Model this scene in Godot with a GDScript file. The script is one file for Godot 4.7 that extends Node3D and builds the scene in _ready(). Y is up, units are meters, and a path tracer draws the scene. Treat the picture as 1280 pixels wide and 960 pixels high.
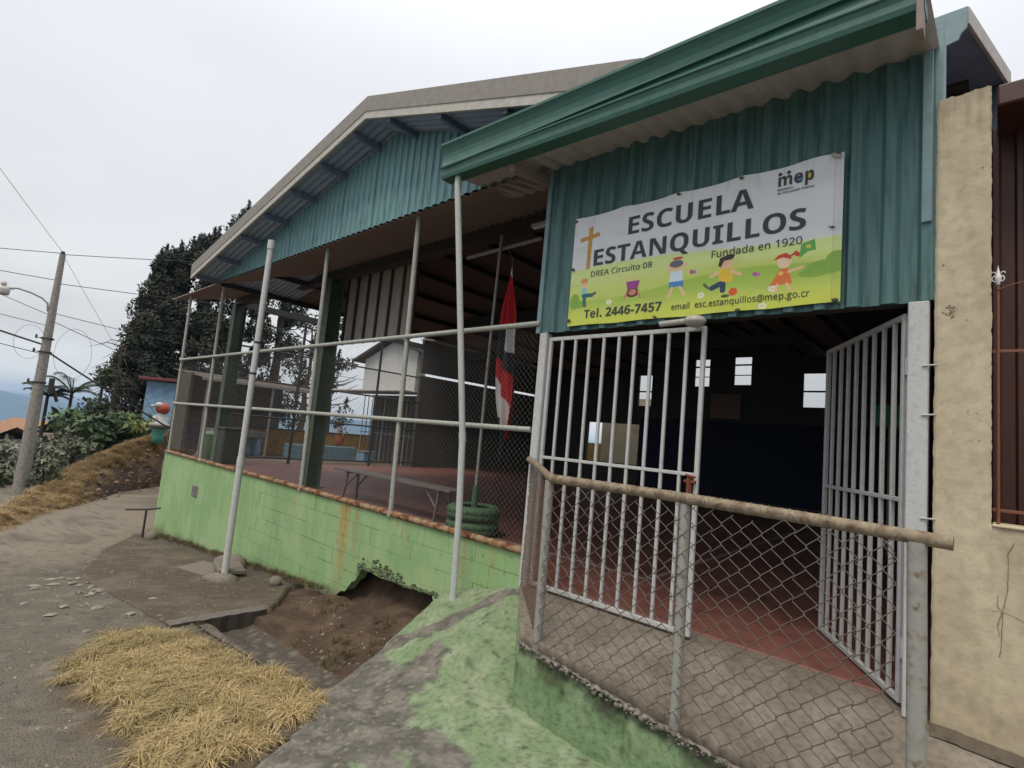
extends Node3D

# ------------------------------------------------------------------ geometry collector
class Geo:
	var v := PackedVector3Array()
	var n := PackedVector3Array()
	var u := PackedVector2Array()
	var c := PackedColorArray()
	var ix := PackedInt32Array()
	var col := Color.WHITE
	var uvr := Rect2(0, 0, 0, 0)          # when it has a size: UV from world x and y

	func vert(p: Vector3, nn: Vector3, cc: Color) -> int:
		v.append(p); n.append(nn); c.append(cc)
		if uvr.size.x > 0.0:
			u.append(Vector2((p.x - uvr.position.x) / uvr.size.x, 1.0 - (p.y - uvr.position.y) / uvr.size.y))
		else:
			u.append(Vector2(p.x, p.z))
		return v.size() - 1

	func tri(a: Vector3, b: Vector3, d: Vector3) -> void:      # counter-clockwise seen from outside
		var nn := (b - a).cross(d - a)
		if nn.length_squared() < 1e-16:
			return
		nn = nn.normalized()
		var k := vert(a, nn, col)
		vert(b, nn, col); vert(d, nn, col)
		ix.append(k); ix.append(k + 2); ix.append(k + 1)

	func quad(a: Vector3, b: Vector3, d: Vector3, e: Vector3) -> void:
		var nn := (d - a).cross(e - b)
		if nn.length_squared() < 1e-16:
			return
		nn = nn.normalized()
		var k := vert(a, nn, col)
		vert(b, nn, col); vert(d, nn, col); vert(e, nn, col)
		ix.append_array([k, k + 2, k + 1, k, k + 3, k + 2])

	func face_out(pts: Array, from: Vector3) -> void:          # a convex face turned away from a point
		var m := Vector3.ZERO
		for p in pts: m += p
		m /= pts.size()
		var nn: Vector3 = (pts[1] - pts[0]).cross(pts[2] - pts[0])
		if nn.dot(m - from) < 0.0:
			pts.reverse()
		if pts.size() == 4: quad(pts[0], pts[1], pts[2], pts[3])
		else: tri(pts[0], pts[1], pts[2])

	func box(ctr: Vector3, size: Vector3, ch := 0.0, b := Basis.IDENTITY) -> void:
		var h := size * 0.5
		var r: float = minf(ch, minf(h.x, minf(h.y, h.z)) * 0.9)
		if r <= 0.0:
			for s in [-1.0, 1.0]:
				face_out([ctr + b * Vector3(s * h.x, -h.y, -h.z), ctr + b * Vector3(s * h.x, h.y, -h.z), ctr + b * Vector3(s * h.x, h.y, h.z), ctr + b * Vector3(s * h.x, -h.y, h.z)], ctr)
				face_out([ctr + b * Vector3(-h.x, s * h.y, -h.z), ctr + b * Vector3(h.x, s * h.y, -h.z), ctr + b * Vector3(h.x, s * h.y, h.z), ctr + b * Vector3(-h.x, s * h.y, h.z)], ctr)
				face_out([ctr + b * Vector3(-h.x, -h.y, s * h.z), ctr + b * Vector3(h.x, -h.y, s * h.z), ctr + b * Vector3(h.x, h.y, s * h.z), ctr + b * Vector3(-h.x, h.y, s * h.z)], ctr)
			return
		var g := h - Vector3(r, r, r)
		for s in [-1.0, 1.0]:
			face_out([ctr + b * Vector3(s * h.x, -g.y, -g.z), ctr + b * Vector3(s * h.x, g.y, -g.z), ctr + b * Vector3(s * h.x, g.y, g.z), ctr + b * Vector3(s * h.x, -g.y, g.z)], ctr)
			face_out([ctr + b * Vector3(-g.x, s * h.y, -g.z), ctr + b * Vector3(g.x, s * h.y, -g.z), ctr + b * Vector3(g.x, s * h.y, g.z), ctr + b * Vector3(-g.x, s * h.y, g.z)], ctr)
			face_out([ctr + b * Vector3(-g.x, -g.y, s * h.z), ctr + b * Vector3(g.x, -g.y, s * h.z), ctr + b * Vector3(g.x, g.y, s * h.z), ctr + b * Vector3(-g.x, g.y, s * h.z)], ctr)
			for t in [-1.0, 1.0]:
				face_out([ctr + b * Vector3(s * h.x, t * g.y, -g.z), ctr + b * Vector3(s * h.x, t * g.y, g.z), ctr + b * Vector3(s * g.x, t * h.y, g.z), ctr + b * Vector3(s * g.x, t * h.y, -g.z)], ctr)
				face_out([ctr + b * Vector3(s * h.x, -g.y, t * g.z), ctr + b * Vector3(s * h.x, g.y, t * g.z), ctr + b * Vector3(s * g.x, g.y, t * h.z), ctr + b * Vector3(s * g.x, -g.y, t * h.z)], ctr)
				face_out([ctr + b * Vector3(-g.x, s * h.y, t * g.z), ctr + b * Vector3(g.x, s * h.y, t * g.z), ctr + b * Vector3(g.x, s * g.y, t * h.z), ctr + b * Vector3(-g.x, s * g.y, t * h.z)], ctr)
				for q in [-1.0, 1.0]:
					face_out([ctr + b * Vector3(s * h.x, t * g.y, q * g.z), ctr + b * Vector3(s * g.x, t * h.y, q * g.z), ctr + b * Vector3(s * g.x, t * g.y, q * h.z)], ctr)

	func bar(a: Vector3, d: Vector3, w: float, h: float, ch := 0.0) -> void:    # a square bar between two points: w across, h up
		var z := (d - a).normalized()
		var up := Vector3.UP if absf(z.y) < 0.95 else Vector3.BACK
		var x := up.cross(z).normalized()
		box((a + d) * 0.5, Vector3(w, h, a.distance_to(d)), ch, Basis(x, z.cross(x), z))

	func tube(path: Array, rad, sides := 8, caps := true) -> void:
		var m := path.size()
		var k0 := v.size()
		var px := Vector3.ZERO
		for i in m:
			var z: Vector3 = (path[mini(i + 1, m - 1)] - path[maxi(i - 1, 0)]).normalized()
			var x := px - z * px.dot(z)
			if i == 0 or x.length() < 0.01:
				x = (Vector3.UP if absf(z.y) < 0.9 else Vector3.RIGHT).cross(z)
			x = x.normalized(); px = x
			var y := z.cross(x)
			var r: float = rad[i] if rad is Array else rad
			for s in sides + 1:
				var t := TAU * s / sides
				var nn := x * cos(t) + y * sin(t)
				vert(path[i] + nn * r, nn, col)
		for i in m - 1:
			for s in sides:
				var a := k0 + i * (sides + 1) + s
				ix.append_array([a, a + sides + 2, a + 1, a, a + sides + 1, a + sides + 2])
		if caps:
			for e in [0, m - 1]:
				var r: float = rad[e] if rad is Array else rad
				if r < 0.002: continue
				var z: Vector3 = (path[1] - path[0]) if e == 0 else (path[m - 1] - path[m - 2])
				for s in range(1, sides - 1):
					var b0 = k0 + e * (sides + 1)
					if e == 0: tri(v[b0], v[b0 + s + 1], v[b0 + s])
					else: tri(v[b0], v[b0 + s], v[b0 + s + 1])

	func lathe(base: Vector3, prof: Array, sides := 20) -> void:      # prof: Vector2(radius, height)
		var k0 := v.size()
		for i in prof.size():
			var d: Vector2 = prof[mini(i + 1, prof.size() - 1)] - prof[maxi(i - 1, 0)]
			var nr := Vector2(d.y, -d.x).normalized()
			for s in sides + 1:
				var t := -TAU * s / sides
				vert(base + Vector3(cos(t) * prof[i].x, prof[i].y, sin(t) * prof[i].x), Vector3(cos(t) * nr.x, nr.y, sin(t) * nr.x), col)
		for i in prof.size() - 1:
			for s in sides:
				var a := k0 + i * (sides + 1) + s
				ix.append_array([a, a + sides + 2, a + 1, a, a + sides + 1, a + sides + 2])

	func prism(poly: PackedVector2Array, o: Vector3, ax: Vector3, ay: Vector3, dep: Vector3, back := true) -> void:   # poly in (ax, ay), pushed along dep
		var t := Geometry2D.triangulate_polygon(poly)
		var out := -dep
		for k in range(0, t.size(), 3):
			var a := o + ax * poly[t[k]].x + ay * poly[t[k]].y
			var b := o + ax * poly[t[k + 1]].x + ay * poly[t[k + 1]].y
			var d := o + ax * poly[t[k + 2]].x + ay * poly[t[k + 2]].y
			if (b - a).cross(d - a).dot(out) < 0.0:
				var w := b; b = d; d = w
			tri(a, b, d)
			if back: tri(a + dep, d + dep, b + dep)
		var cw := Geometry2D.is_polygon_clockwise(poly)
		var m := poly.size()
		var flip := (ax.cross(ay).dot(dep) > 0.0) == cw
		for k in m:
			var p := o + ax * poly[k].x + ay * poly[k].y
			var q := o + ax * poly[(k + 1) % m].x + ay * poly[(k + 1) % m].y
			if flip: quad(p, q, q + dep, p + dep)
			else: quad(q, p, p + dep, q + dep)

	func grid(nu: int, nv: int, f: Callable, cf = null) -> void:      # f(i, j) -> point; smooth normals; front side where du x dv points
		var k0 := v.size()
		var pts := PackedVector3Array()
		for j in nv:
			for i in nu:
				pts.append(f.call(i, j))
		for j in nv:
			for i in nu:
				var du := pts[j * nu + mini(i + 1, nu - 1)] - pts[j * nu + maxi(i - 1, 0)]
				var dv := pts[mini(j + 1, nv - 1) * nu + i] - pts[maxi(j - 1, 0) * nu + i]
				var nn := du.cross(dv)
				nn = nn.normalized() if nn.length_squared() > 1e-18 else Vector3.UP
				var p := pts[j * nu + i]
				vert(p, nn, cf.call(p, i, j) if cf != null else col)
		for j in nv - 1:
			for i in nu - 1:
				var a := k0 + j * nu + i
				ix.append_array([a, a + nu + 1, a + 1, a, a + nu, a + nu + 1])

	func blob(ctr: Vector3, r: Vector3, rough: FastNoiseLite, amp: float, seg := 14, rings := 9) -> void:
		var k0 := v.size()
		var pts := PackedVector3Array()
		for j in rings + 1:
			var th := PI * j / rings
			for i in seg + 1:
				var ph := TAU * (i % seg) / seg
				var d := Vector3(sin(th) * cos(ph), cos(th), sin(th) * sin(ph))
				var q := ctr + d * r
				pts.append(ctr + d * r * (1.0 + amp * rough.get_noise_3dv(q * 3.0)))
		for j in rings + 1:
			for i in seg + 1:
				var p := pts[j * (seg + 1) + i]
				var d := p - ctr
				vert(p, Vector3(d.x / r.x, d.y / r.y, d.z / r.z).normalized(), col)
		for j in rings:
			for i in seg:
				var a := k0 + j * (seg + 1) + i
				ix.append_array([a, a + seg + 2, a + 1, a, a + seg + 1, a + seg + 2])

	func pebble(p: Vector3, r: Vector3, turn: float) -> void:
		var b := Basis(Vector3.UP, turn)
		var q := [p + b * Vector3(r.x, 0, 0), p + b * Vector3(0.2 * r.x, 0, r.z), p + b * Vector3(-r.x, 0, 0.3 * r.z), p + b * Vector3(-0.1 * r.x, 0, -r.z)]
		var top := p + b * Vector3(0.15 * r.x, r.y, 0.1 * r.z)
		for k in 4: tri(top, q[(k + 1) % 4], q[k]) if (q[k] - top).cross(q[(k + 1) % 4] - top).y < 0.0 else tri(top, q[k], q[(k + 1) % 4])

	func mesh(m: Material) -> ArrayMesh:
		var a := []
		a.resize(Mesh.ARRAY_MAX)
		a[Mesh.ARRAY_VERTEX] = v; a[Mesh.ARRAY_NORMAL] = n; a[Mesh.ARRAY_TEX_UV] = u; a[Mesh.ARRAY_COLOR] = c; a[Mesh.ARRAY_INDEX] = ix
		var r := ArrayMesh.new()
		r.add_surface_from_arrays(Mesh.PRIMITIVE_TRIANGLES, a)
		r.surface_set_material(0, m)
		return r

# ------------------------------------------------------------------ bookkeeping
var rng := RandomNumberGenerator.new()
var taken := {}
var M := {}
var nz := FastNoiseLite.new()
var nz2 := FastNoiseLite.new()

func numbered(called: String) -> String:
	var k: int = taken.get(called, 0)
	taken[called] = k + 1
	return called if k == 0 else "%s_%03d" % [called, k]

func put(g: Geo, called: String, m: Material, parent: Node = null) -> MeshInstance3D:
	var o := MeshInstance3D.new()
	o.mesh = g.mesh(m)
	return hang(o, called, parent)

func hang(o: Node3D, called: String, parent: Node = null) -> Node3D:
	if parent == null:
		o.name = numbered(called)
		add_child(o)
	else:
		var k: int = parent.get_meta("n_" + called, 0)
		parent.set_meta("n_" + called, k + 1)
		o.name = called if k == 0 else "%s_%03d" % [called, k]
		parent.add_child(o, true)
	return o

func tag(o: Node, label: String, category: String, group := "") -> Node:
	o.set_meta("label", label); o.set_meta("category", category)
	if group != "": o.set_meta("group", group)
	return o

func thing(called: String, label: String, category: String, at := Vector3.ZERO, group := "") -> Node3D:
	var o := Node3D.new()
	hang(o, called)
	o.position = at
	tag(o, label, category, group)
	return o

func structure(g: Geo, called: String, m: Material) -> MeshInstance3D:
	var o := put(g, called, m)
	o.set_meta("kind", "structure")
	return o

func stuff(o: Node) -> Node:
	o.set_meta("kind", "stuff")
	return o

# ------------------------------------------------------------------ materials
func lin(r: float, g: float, b: float) -> Color:
	return Color(r, g, b).linear_to_srgb()

func noise_tex(stops: Array, cols: Array, freq: float, octaves := 5, sd := 1, size := 512) -> NoiseTexture2D:
	var f := FastNoiseLite.new()
	f.seed = sd; f.frequency = freq; f.fractal_octaves = octaves
	f.noise_type = FastNoiseLite.TYPE_SIMPLEX_SMOOTH
	var gr := Gradient.new()
	gr.offsets = PackedFloat32Array(stops)
	gr.colors = PackedColorArray(cols)
	var t := NoiseTexture2D.new()
	t.width = size; t.height = size; t.seamless = true; t.noise = f; t.color_ramp = gr
	return t

func bump_tex(freq: float, strength: float, sd := 3, size := 512) -> NoiseTexture2D:
	var f := FastNoiseLite.new()
	f.seed = sd; f.frequency = freq; f.fractal_octaves = 5
	var t := NoiseTexture2D.new()
	t.width = size; t.height = size; t.seamless = true; t.noise = f; t.as_normal_map = true; t.bump_strength = strength
	return t

func mat(called: String, col: Color, rough := 0.8, metal := 0.0, tex: Texture2D = null, scale := 1.0, bump: Texture2D = null, bumps := 0.6) -> StandardMaterial3D:
	var m := StandardMaterial3D.new()
	m.albedo_color = col; m.roughness = rough; m.metallic = metal
	if tex != null: m.albedo_texture = tex
	if bump != null:
		m.normal_enabled = true; m.normal_texture = bump; m.normal_scale = bumps
	if tex != null or bump != null:
		m.uv1_triplanar = true; m.uv1_world_triplanar = true; m.uv1_scale = Vector3(scale, scale, scale)
	M[called] = m
	return m

func painted(called: String, tex: Texture2D, scale: float, rough := 0.9, bump: Texture2D = null, bumps := 0.6) -> StandardMaterial3D:    # colour from the vertices, grain from the texture
	var m := mat(called, Color.WHITE, rough, 0.0, tex, scale, bump, bumps)
	m.vertex_color_use_as_albedo = true
	return m

func materials() -> void:
	var W := Color.WHITE
	var grain := noise_tex([0.15, 0.5, 0.85], [Color(0.92, 0.915, 0.91), Color(0.965, 0.965, 0.965), W], 0.03, 6, 11)
	var coarse := noise_tex([0.15, 0.4, 0.6, 0.85], [Color(0.80, 0.79, 0.77), Color(0.91, 0.905, 0.90), Color(0.96, 0.96, 0.955), W], 0.02, 7, 12)
	var gravel := noise_tex([0.2, 0.42, 0.5, 0.62, 0.8], [Color(0.62, 0.60, 0.58), Color(0.86, 0.85, 0.84), Color(0.93, 0.92, 0.91), W, Color(0.80, 0.78, 0.76)], 0.06, 5, 13)
	var streak := noise_tex([0.1, 0.35, 0.55, 0.9], [Color(0.74, 0.74, 0.73), Color(0.90, 0.90, 0.90), Color(0.97, 0.97, 0.97), W], 0.02, 5, 41)
	var bump := bump_tex(0.03, 4.0, 21)
	var fine := bump_tex(0.09, 6.0, 22)
	M["grain"] = grain
	painted("ground", gravel, 1.6, 0.95, fine, 1.0)
	var pitted := noise_tex([0.1, 0.3, 0.5, 0.8], [Color(0.74, 0.73, 0.71), Color(0.88, 0.875, 0.86), Color(0.95, 0.95, 0.94), W], 0.025, 8, 43, 1024)
	painted("concrete", pitted, 0.62, 0.92, bump_tex(0.06, 5.0, 23, 1024), 0.32)
	painted("foliage", null, 1.0, 0.85)
	M.foliage.backlight = Color(0.12, 0.14, 0.06)
	painted("plain", null, 1.0, 0.8)
	painted("cloth", grain, 3.0, 0.9)
	painted("plaster", grain, 0.8, 0.9, fine, 0.06)
	mat("red_floor", lin(0.19, 0.075, 0.06), 0.6, 0.0, coarse, 0.35, bump, 0.12)
	mat("line_paint", lin(0.42, 0.33, 0.3), 0.8, 0.0, coarse, 1.5)
	mat("teal", lin(0.085, 0.185, 0.182), 0.5, 0.0, streak, 1.0)
	M.teal.uv1_scale = Vector3(2.2, 0.16, 2.2)
	mat("teal_trim", lin(0.19, 0.29, 0.31), 0.5, 0.0, grain, 0.35)
	mat("gable_teal", lin(0.18, 0.345, 0.355), 0.5, 0.0, streak, 1.0)
	M.gable_teal.uv1_scale = Vector3(2.2, 0.2, 2.2)
	mat("navy_sheet", lin(0.045, 0.06, 0.085), 0.6, 0.0, grain, 0.4)
	mat("gutter", lin(0.04, 0.13, 0.10), 0.42, 0.0, grain, 0.5)
	mat("zinc", lin(0.50, 0.46, 0.45), 0.6, 0.1, grain, 0.5)
	mat("blue_zinc", lin(0.27, 0.36, 0.50), 0.5, 0.1, grain, 0.4)
	mat("blue_dark", lin(0.15, 0.20, 0.28), 0.6, 0.0, grain, 0.4)
	mat("roof_top", lin(0.2, 0.2, 0.2), 0.6, 0.2, coarse, 0.3)
	mat("fascia_dark", lin(0.27, 0.25, 0.22), 0.7, 0.0, grain, 0.6)
	mat("fascia_light", lin(0.50, 0.47, 0.42), 0.7, 0.0, grain, 0.6)
	mat("brown_soffit", lin(0.29, 0.235, 0.21), 0.75, 0.0, grain, 0.4)
	mat("steel_dark", lin(0.035, 0.035, 0.032), 0.6, 0.0, grain, 1.0)
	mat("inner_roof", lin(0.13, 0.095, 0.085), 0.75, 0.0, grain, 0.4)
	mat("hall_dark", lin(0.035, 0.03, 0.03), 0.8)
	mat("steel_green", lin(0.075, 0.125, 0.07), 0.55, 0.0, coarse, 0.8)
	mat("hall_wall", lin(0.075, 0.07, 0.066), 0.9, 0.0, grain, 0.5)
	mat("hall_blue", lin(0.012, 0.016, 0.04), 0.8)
	mat("window_frame", lin(0.02, 0.02, 0.02), 0.6)
	var galv := noise_tex([0.0, 0.5, 0.74, 0.82, 1.0], [Color(0.66, 0.66, 0.64), Color(0.75, 0.75, 0.74), Color(0.72, 0.71, 0.68), Color(0.60, 0.52, 0.44), Color(0.48, 0.36, 0.27)], 0.015, 5, 14)
	mat("galvanised", Color(0.80, 0.795, 0.78), 0.6, 0.05, galv, 1.3)
	var pole := noise_tex([0.0, 0.4, 0.6, 0.72, 1.0], [Color(0.58, 0.60, 0.55), Color(0.69, 0.70, 0.65), Color(0.73, 0.73, 0.70), Color(0.64, 0.58, 0.48), Color(0.48, 0.36, 0.25)], 0.02, 5, 15)
	mat("fence_paint", Color(0.92, 0.93, 0.95), 0.65, 0.0, pole, 1.6)
	var rust := noise_tex([0.1, 0.38, 0.5, 0.62, 0.9], [Color(0.36, 0.20, 0.12), Color(0.50, 0.28, 0.15), Color(0.62, 0.45, 0.30), Color(0.70, 0.62, 0.50), Color(0.72, 0.66, 0.56)], 0.012, 6, 16)
	mat("rusty_pipe", Color(0.86, 0.83, 0.8), 0.75, 0.1, rust, 1.0, fine, 0.5)
	var worn := noise_tex([0.1, 0.35, 0.45, 0.6, 0.75, 0.9], [Color(0.44, 0.34, 0.27), Color(0.57, 0.51, 0.43), Color(0.65, 0.61, 0.53), Color(0.69, 0.66, 0.58), Color(0.63, 0.585, 0.50), Color(0.47, 0.36, 0.28)], 0.014, 6, 17)
	mat("worn_pipe", Color(0.83, 0.80, 0.78), 0.7, 0.1, worn, 1.6, fine, 0.12)
	mat("wire", lin(0.13, 0.11, 0.09), 0.6, 0.2)
	mat("rust_wire", lin(0.17, 0.105, 0.075), 0.8, 0.1)
	mat("fence_wire", lin(0.16, 0.16, 0.15), 0.6, 0.3)
	mat("dark_wire", lin(0.02, 0.02, 0.022), 0.6)
	var gate := noise_tex([0.0, 0.35, 0.6, 0.85], [Color(0.77, 0.77, 0.77), Color(0.85, 0.85, 0.85), Color(0.88, 0.88, 0.88), Color(0.83, 0.82, 0.80)], 0.02, 5, 18)
	mat("gate_paint", Color(0.845, 0.848, 0.85), 0.5, 0.0, gate, 1.4)
	mat("pvc", lin(0.56, 0.575, 0.56), 0.45, 0.0, grain, 1.2)
	mat("rust", lin(0.22, 0.07, 0.03), 0.9, 0.0, coarse, 4.0)
	var cream := noise_tex([0.1, 0.3, 0.45, 0.8], [Color(0.90, 0.88, 0.84), Color(0.96, 0.955, 0.94), W, Color(0.975, 0.97, 0.96)], 0.008, 6, 19)
	mat("cream", lin(0.56, 0.475, 0.33), 0.9, 0.0, cream, 0.35, bump, 0.08)
	mat("maroon_metal", lin(0.075, 0.026, 0.018), 0.45, 0.0, grain, 0.6)
	mat("copper_bar", lin(0.20, 0.075, 0.04), 0.5, 0.0, grain, 2.0)
	mat("white_paint", lin(0.7, 0.7, 0.7), 0.5)
	mat("letter", lin(0.055, 0.055, 0.06), 0.7)
	mat("tyre_green", lin(0.085, 0.17, 0.085), 0.7, 0.0, coarse, 3.0)
	mat("bench_metal", lin(0.24, 0.215, 0.2), 0.5, 0.3, coarse, 3.0)
	mat("concrete_pole", lin(0.30, 0.28, 0.255), 0.9, 0.0, coarse, 0.8)
	mat("stone", lin(0.24, 0.21, 0.18), 0.95, 0.0, gravel, 3.0, bump, 0.8)
	mat("bark", lin(0.075, 0.055, 0.04), 0.95, 0.0, coarse, 1.0, bump, 0.8)
	mat("blue_wall", lin(0.22, 0.36, 0.52), 0.9, 0.0, coarse, 0.3)
	mat("red_trim", lin(0.15, 0.035, 0.032), 0.7, 0.0, grain, 1.0)
	mat("grey_wall", lin(0.22, 0.21, 0.20), 0.9, 0.0, coarse, 0.4)
	mat("yellow_wall", lin(0.50, 0.29, 0.075), 0.9, 0.0, coarse, 0.4)
	mat("blue_paint", lin(0.17, 0.29, 0.36), 0.8, 0.0, coarse, 0.6)
	mat("white_board", lin(0.52, 0.52, 0.50), 0.8, 0.0, grain, 0.4)
	mat("brown_sheet", lin(0.44, 0.385, 0.345), 0.7, 0.0, grain, 0.3)
	mat("tile_roof", lin(0.36, 0.20, 0.12), 0.9, 0.0, coarse, 0.4)
	mat("turquoise", lin(0.07, 0.30, 0.24), 0.7, 0.0, coarse, 2.0)
	mat("red_paint", lin(0.40, 0.065, 0.04), 0.6, 0.0, coarse, 2.0)
	mat("bin_green", lin(0.10, 0.17, 0.09), 0.6, 0.0, grain, 1.0)
	mat("bin_dark", lin(0.022, 0.03, 0.022), 0.6)
	mat("dusty_brown", lin(0.085, 0.065, 0.05), 0.9, 0.0, coarse, 0.4)
	mat("board_green", lin(0.05, 0.30, 0.13), 0.7)
	mat("board_brown", lin(0.25, 0.17, 0.12), 0.8)
	mat("lamp_shell", lin(0.45, 0.44, 0.40), 0.5, 0.0, grain, 2.0)
	mat("orange_clay", lin(0.42, 0.13, 0.05), 0.8)
	var pane := StandardMaterial3D.new()
	pane.transparency = BaseMaterial3D.TRANSPARENCY_ALPHA
	pane.albedo_color = Color(0.9, 0.92, 0.93, 0.08); pane.roughness = 0.05
	M["pane"] = pane

# ------------------------------------------------------------------ scene
func _ready() -> void:
	rng.seed = 7
	nz.seed = 5; nz.frequency = 1.0; nz.fractal_octaves = 4
	nz2.seed = 9; nz2.frequency = 1.0; nz2.fractal_octaves = 2
	view_and_light()
	materials()
	ground()
	floor_and_paths()
	block_wall()
	fences()
	hall()
	porch()
	gates()
	sign_banner()
	railing()
	right_side()
	court_things()
	yard()
	hillside_things()
	front_things()

func view_and_light() -> void:
	var cam := Camera3D.new()
	cam.name = "camera"
	cam.fov = 71.61
	cam.near = 0.05; cam.far = 9000.0
	cam.position = Vector3(0, 1.28, 0)
	cam.rotation_order = EULER_ORDER_YXZ
	cam.rotation_degrees = Vector3(5.791, 42.770, 5.271)
	add_child(cam)
	cam.current = true
	var sun := DirectionalLight3D.new()
	sun.name = "sun"
	sun.light_energy = 0.62
	sun.light_angular_distance = 22.0
	sun.light_color = Color(1.0, 0.955, 0.87)
	sun.shadow_enabled = true
	sun.rotation_degrees = Vector3(-63, 14, 0)
	add_child(sun)
	var env := Environment.new()
	env.background_mode = Environment.BG_SKY
	env.tonemap_mode = Environment.TONE_MAPPER_LINEAR
	env.tonemap_exposure = 1.0
	env.sdfgi_enabled = true; env.ssao_enabled = true; env.ssil_enabled = true
	env.fog_enabled = true
	env.fog_density = 0.00022
	env.fog_light_color = Color(0.62, 0.74, 0.88)
	var sky := Sky.new()
	var pm := PanoramaSkyMaterial.new()
	pm.panorama = overcast()
	sky.sky_material = pm
	env.sky = sky
	var we := WorldEnvironment.new()
	we.name = "sky"
	we.environment = env
	add_child(we)

func overcast() -> ImageTexture:
	var w := 1024
	var h := 512
	var im := Image.create(w, h, false, Image.FORMAT_RGBF)
	var f := FastNoiseLite.new()
	f.seed = 31; f.frequency = 0.55; f.fractal_octaves = 5; f.fractal_gain = 0.5
	for y in h:
		var el := PI * (0.5 - (y + 0.5) / h)
		var s := sin(el)
		for x in w:
			var az := TAU * (x + 0.5) / w
			var b := 0.0
			if s > 0.0:
				b = 0.68 + 0.16 * smoothstep(0.0, 0.5, s) + 0.95 * smoothstep(0.5, 1.0, s)
				b *= 1.0 + 0.10 * cos(az + 0.9) * (1.0 - s)
				var k := 1.6 / (s + 0.22)
				var p := Vector2(cos(az) * cos(el) * k, sin(az) * cos(el) * k)
				var c := f.get_noise_2d(p.x, p.y * 1.0)
				b *= 1.0 + lerpf(0.20, 0.07, smoothstep(0.05, 0.35, s)) * c
			else:
				b = lerpf(0.60, 0.22, smoothstep(0.0, 0.25, -s))
			var warm := smoothstep(0.0, 0.5, s)
			im.set_pixel(x, y, Color(b * lerpf(0.955, 0.965, warm), b * 0.99, b * lerpf(1.005, 1.045, warm)))
	return ImageTexture.create_from_image(im)

# ------------------------------------------------------------------ ground
func base_h(x: float, z: float) -> float:         # the lie of the road
	var y := -0.35 + 0.09 * x
	if x < -13.0:
		var t := minf(-13.0 - x, 9.0)
		y = -0.35 - 1.17 - 0.09 * t * (1.0 - t / 18.0)
	if x > 0.0: y = -0.35 + 0.03 * x
	return y

func apron_end(z: float) -> float:                # plan line where the dark apron breaks off
	return -6.05 - 0.95 * smoothstep(-2.85, -3.75, z) + 0.05 * nz.get_noise_1d(z * 4.0)

func ramp_left(z: float) -> float:                # plan line of the ramp's left edge
	if z < -2.18: return lerpf(-4.2, -3.67, (z + 3.8) / 1.62)
	if z < -1.95: return lerpf(-3.67, -3.35, (z + 2.18) / 0.23)
	return lerpf(-3.35, -2.6, (z + 1.95) / 1.15)

func in_pit(x: float, z: float) -> bool:
	return x > apron_end(z) - 0.05 and x < ramp_left(z) + 0.12 and z < -2.2 and z > -4.0

func road_h(x: float, z: float) -> float:
	var y := base_h(x, z) + 0.012 * nz.get_noise_2d(x * 1.3, z * 1.3) + 0.01 * nz.get_noise_2d(x * 6.0, z * 6.0)
	return y

func soil_h(x: float, z: float) -> float:         # the washed-out earth under the wall
	var wy := lerpf(-1.02, -0.74, clampf((x + 6.5) / 1.7, 0.0, 1.0))
	var t := clampf((z + 3.85) / 1.2, 0.0, 1.0)
	if z < -3.85: return minf(wy + 0.12 * nz.get_noise_2d(x * 3.0, z * 3.0) + (-3.85 - z) * 0.95, -0.31)
	var front := lerpf(-1.10, -0.98, clampf((x + 6.0) / 1.7, 0.0, 1.0))
	return lerpf(wy, front, t * t * (3.0 - 2.0 * t)) + 0.10 * exp(-pow((x + 6.3) / 0.6, 2.0)) * (1.0 - t) * smoothstep(0.0, 0.2, t + 0.1) + 0.05 * nz.get_noise_2d(x * 2.6, z * 2.6) + 0.02 * nz.get_noise_2d(x * 11.0, z * 11.0)

func ramp_h(x: float, z: float) -> float:
	var wy := -0.3 + 0.25 * clampf((x + 4.2) / 1.01, 0.0, 1.0) - 0.45 * clampf(x + 3.19, 0.0, 1.4)
	var t := clampf((z + 3.8) / 1.45, 0.0, 1.0)
	var b := base_h(x, z) + 0.02
	t = 1.0 - pow(1.0 - t, 1.25)
	return lerpf(wy, b, t) + 0.016 * nz.get_noise_2d(x * 2.2, z * 2.2) + 0.006 * nz.get_noise_2d(x * 12.0, z * 12.0)

func steps(parts: Array) -> PackedFloat32Array:   # [from, to, step], ...
	var r := PackedFloat32Array()
	for p in parts:
		var t: float = p[0]
		while t < p[1] - 1e-4:
			r.append(t); t += p[2]
	r.append(parts[-1][1])
	return r

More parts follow.
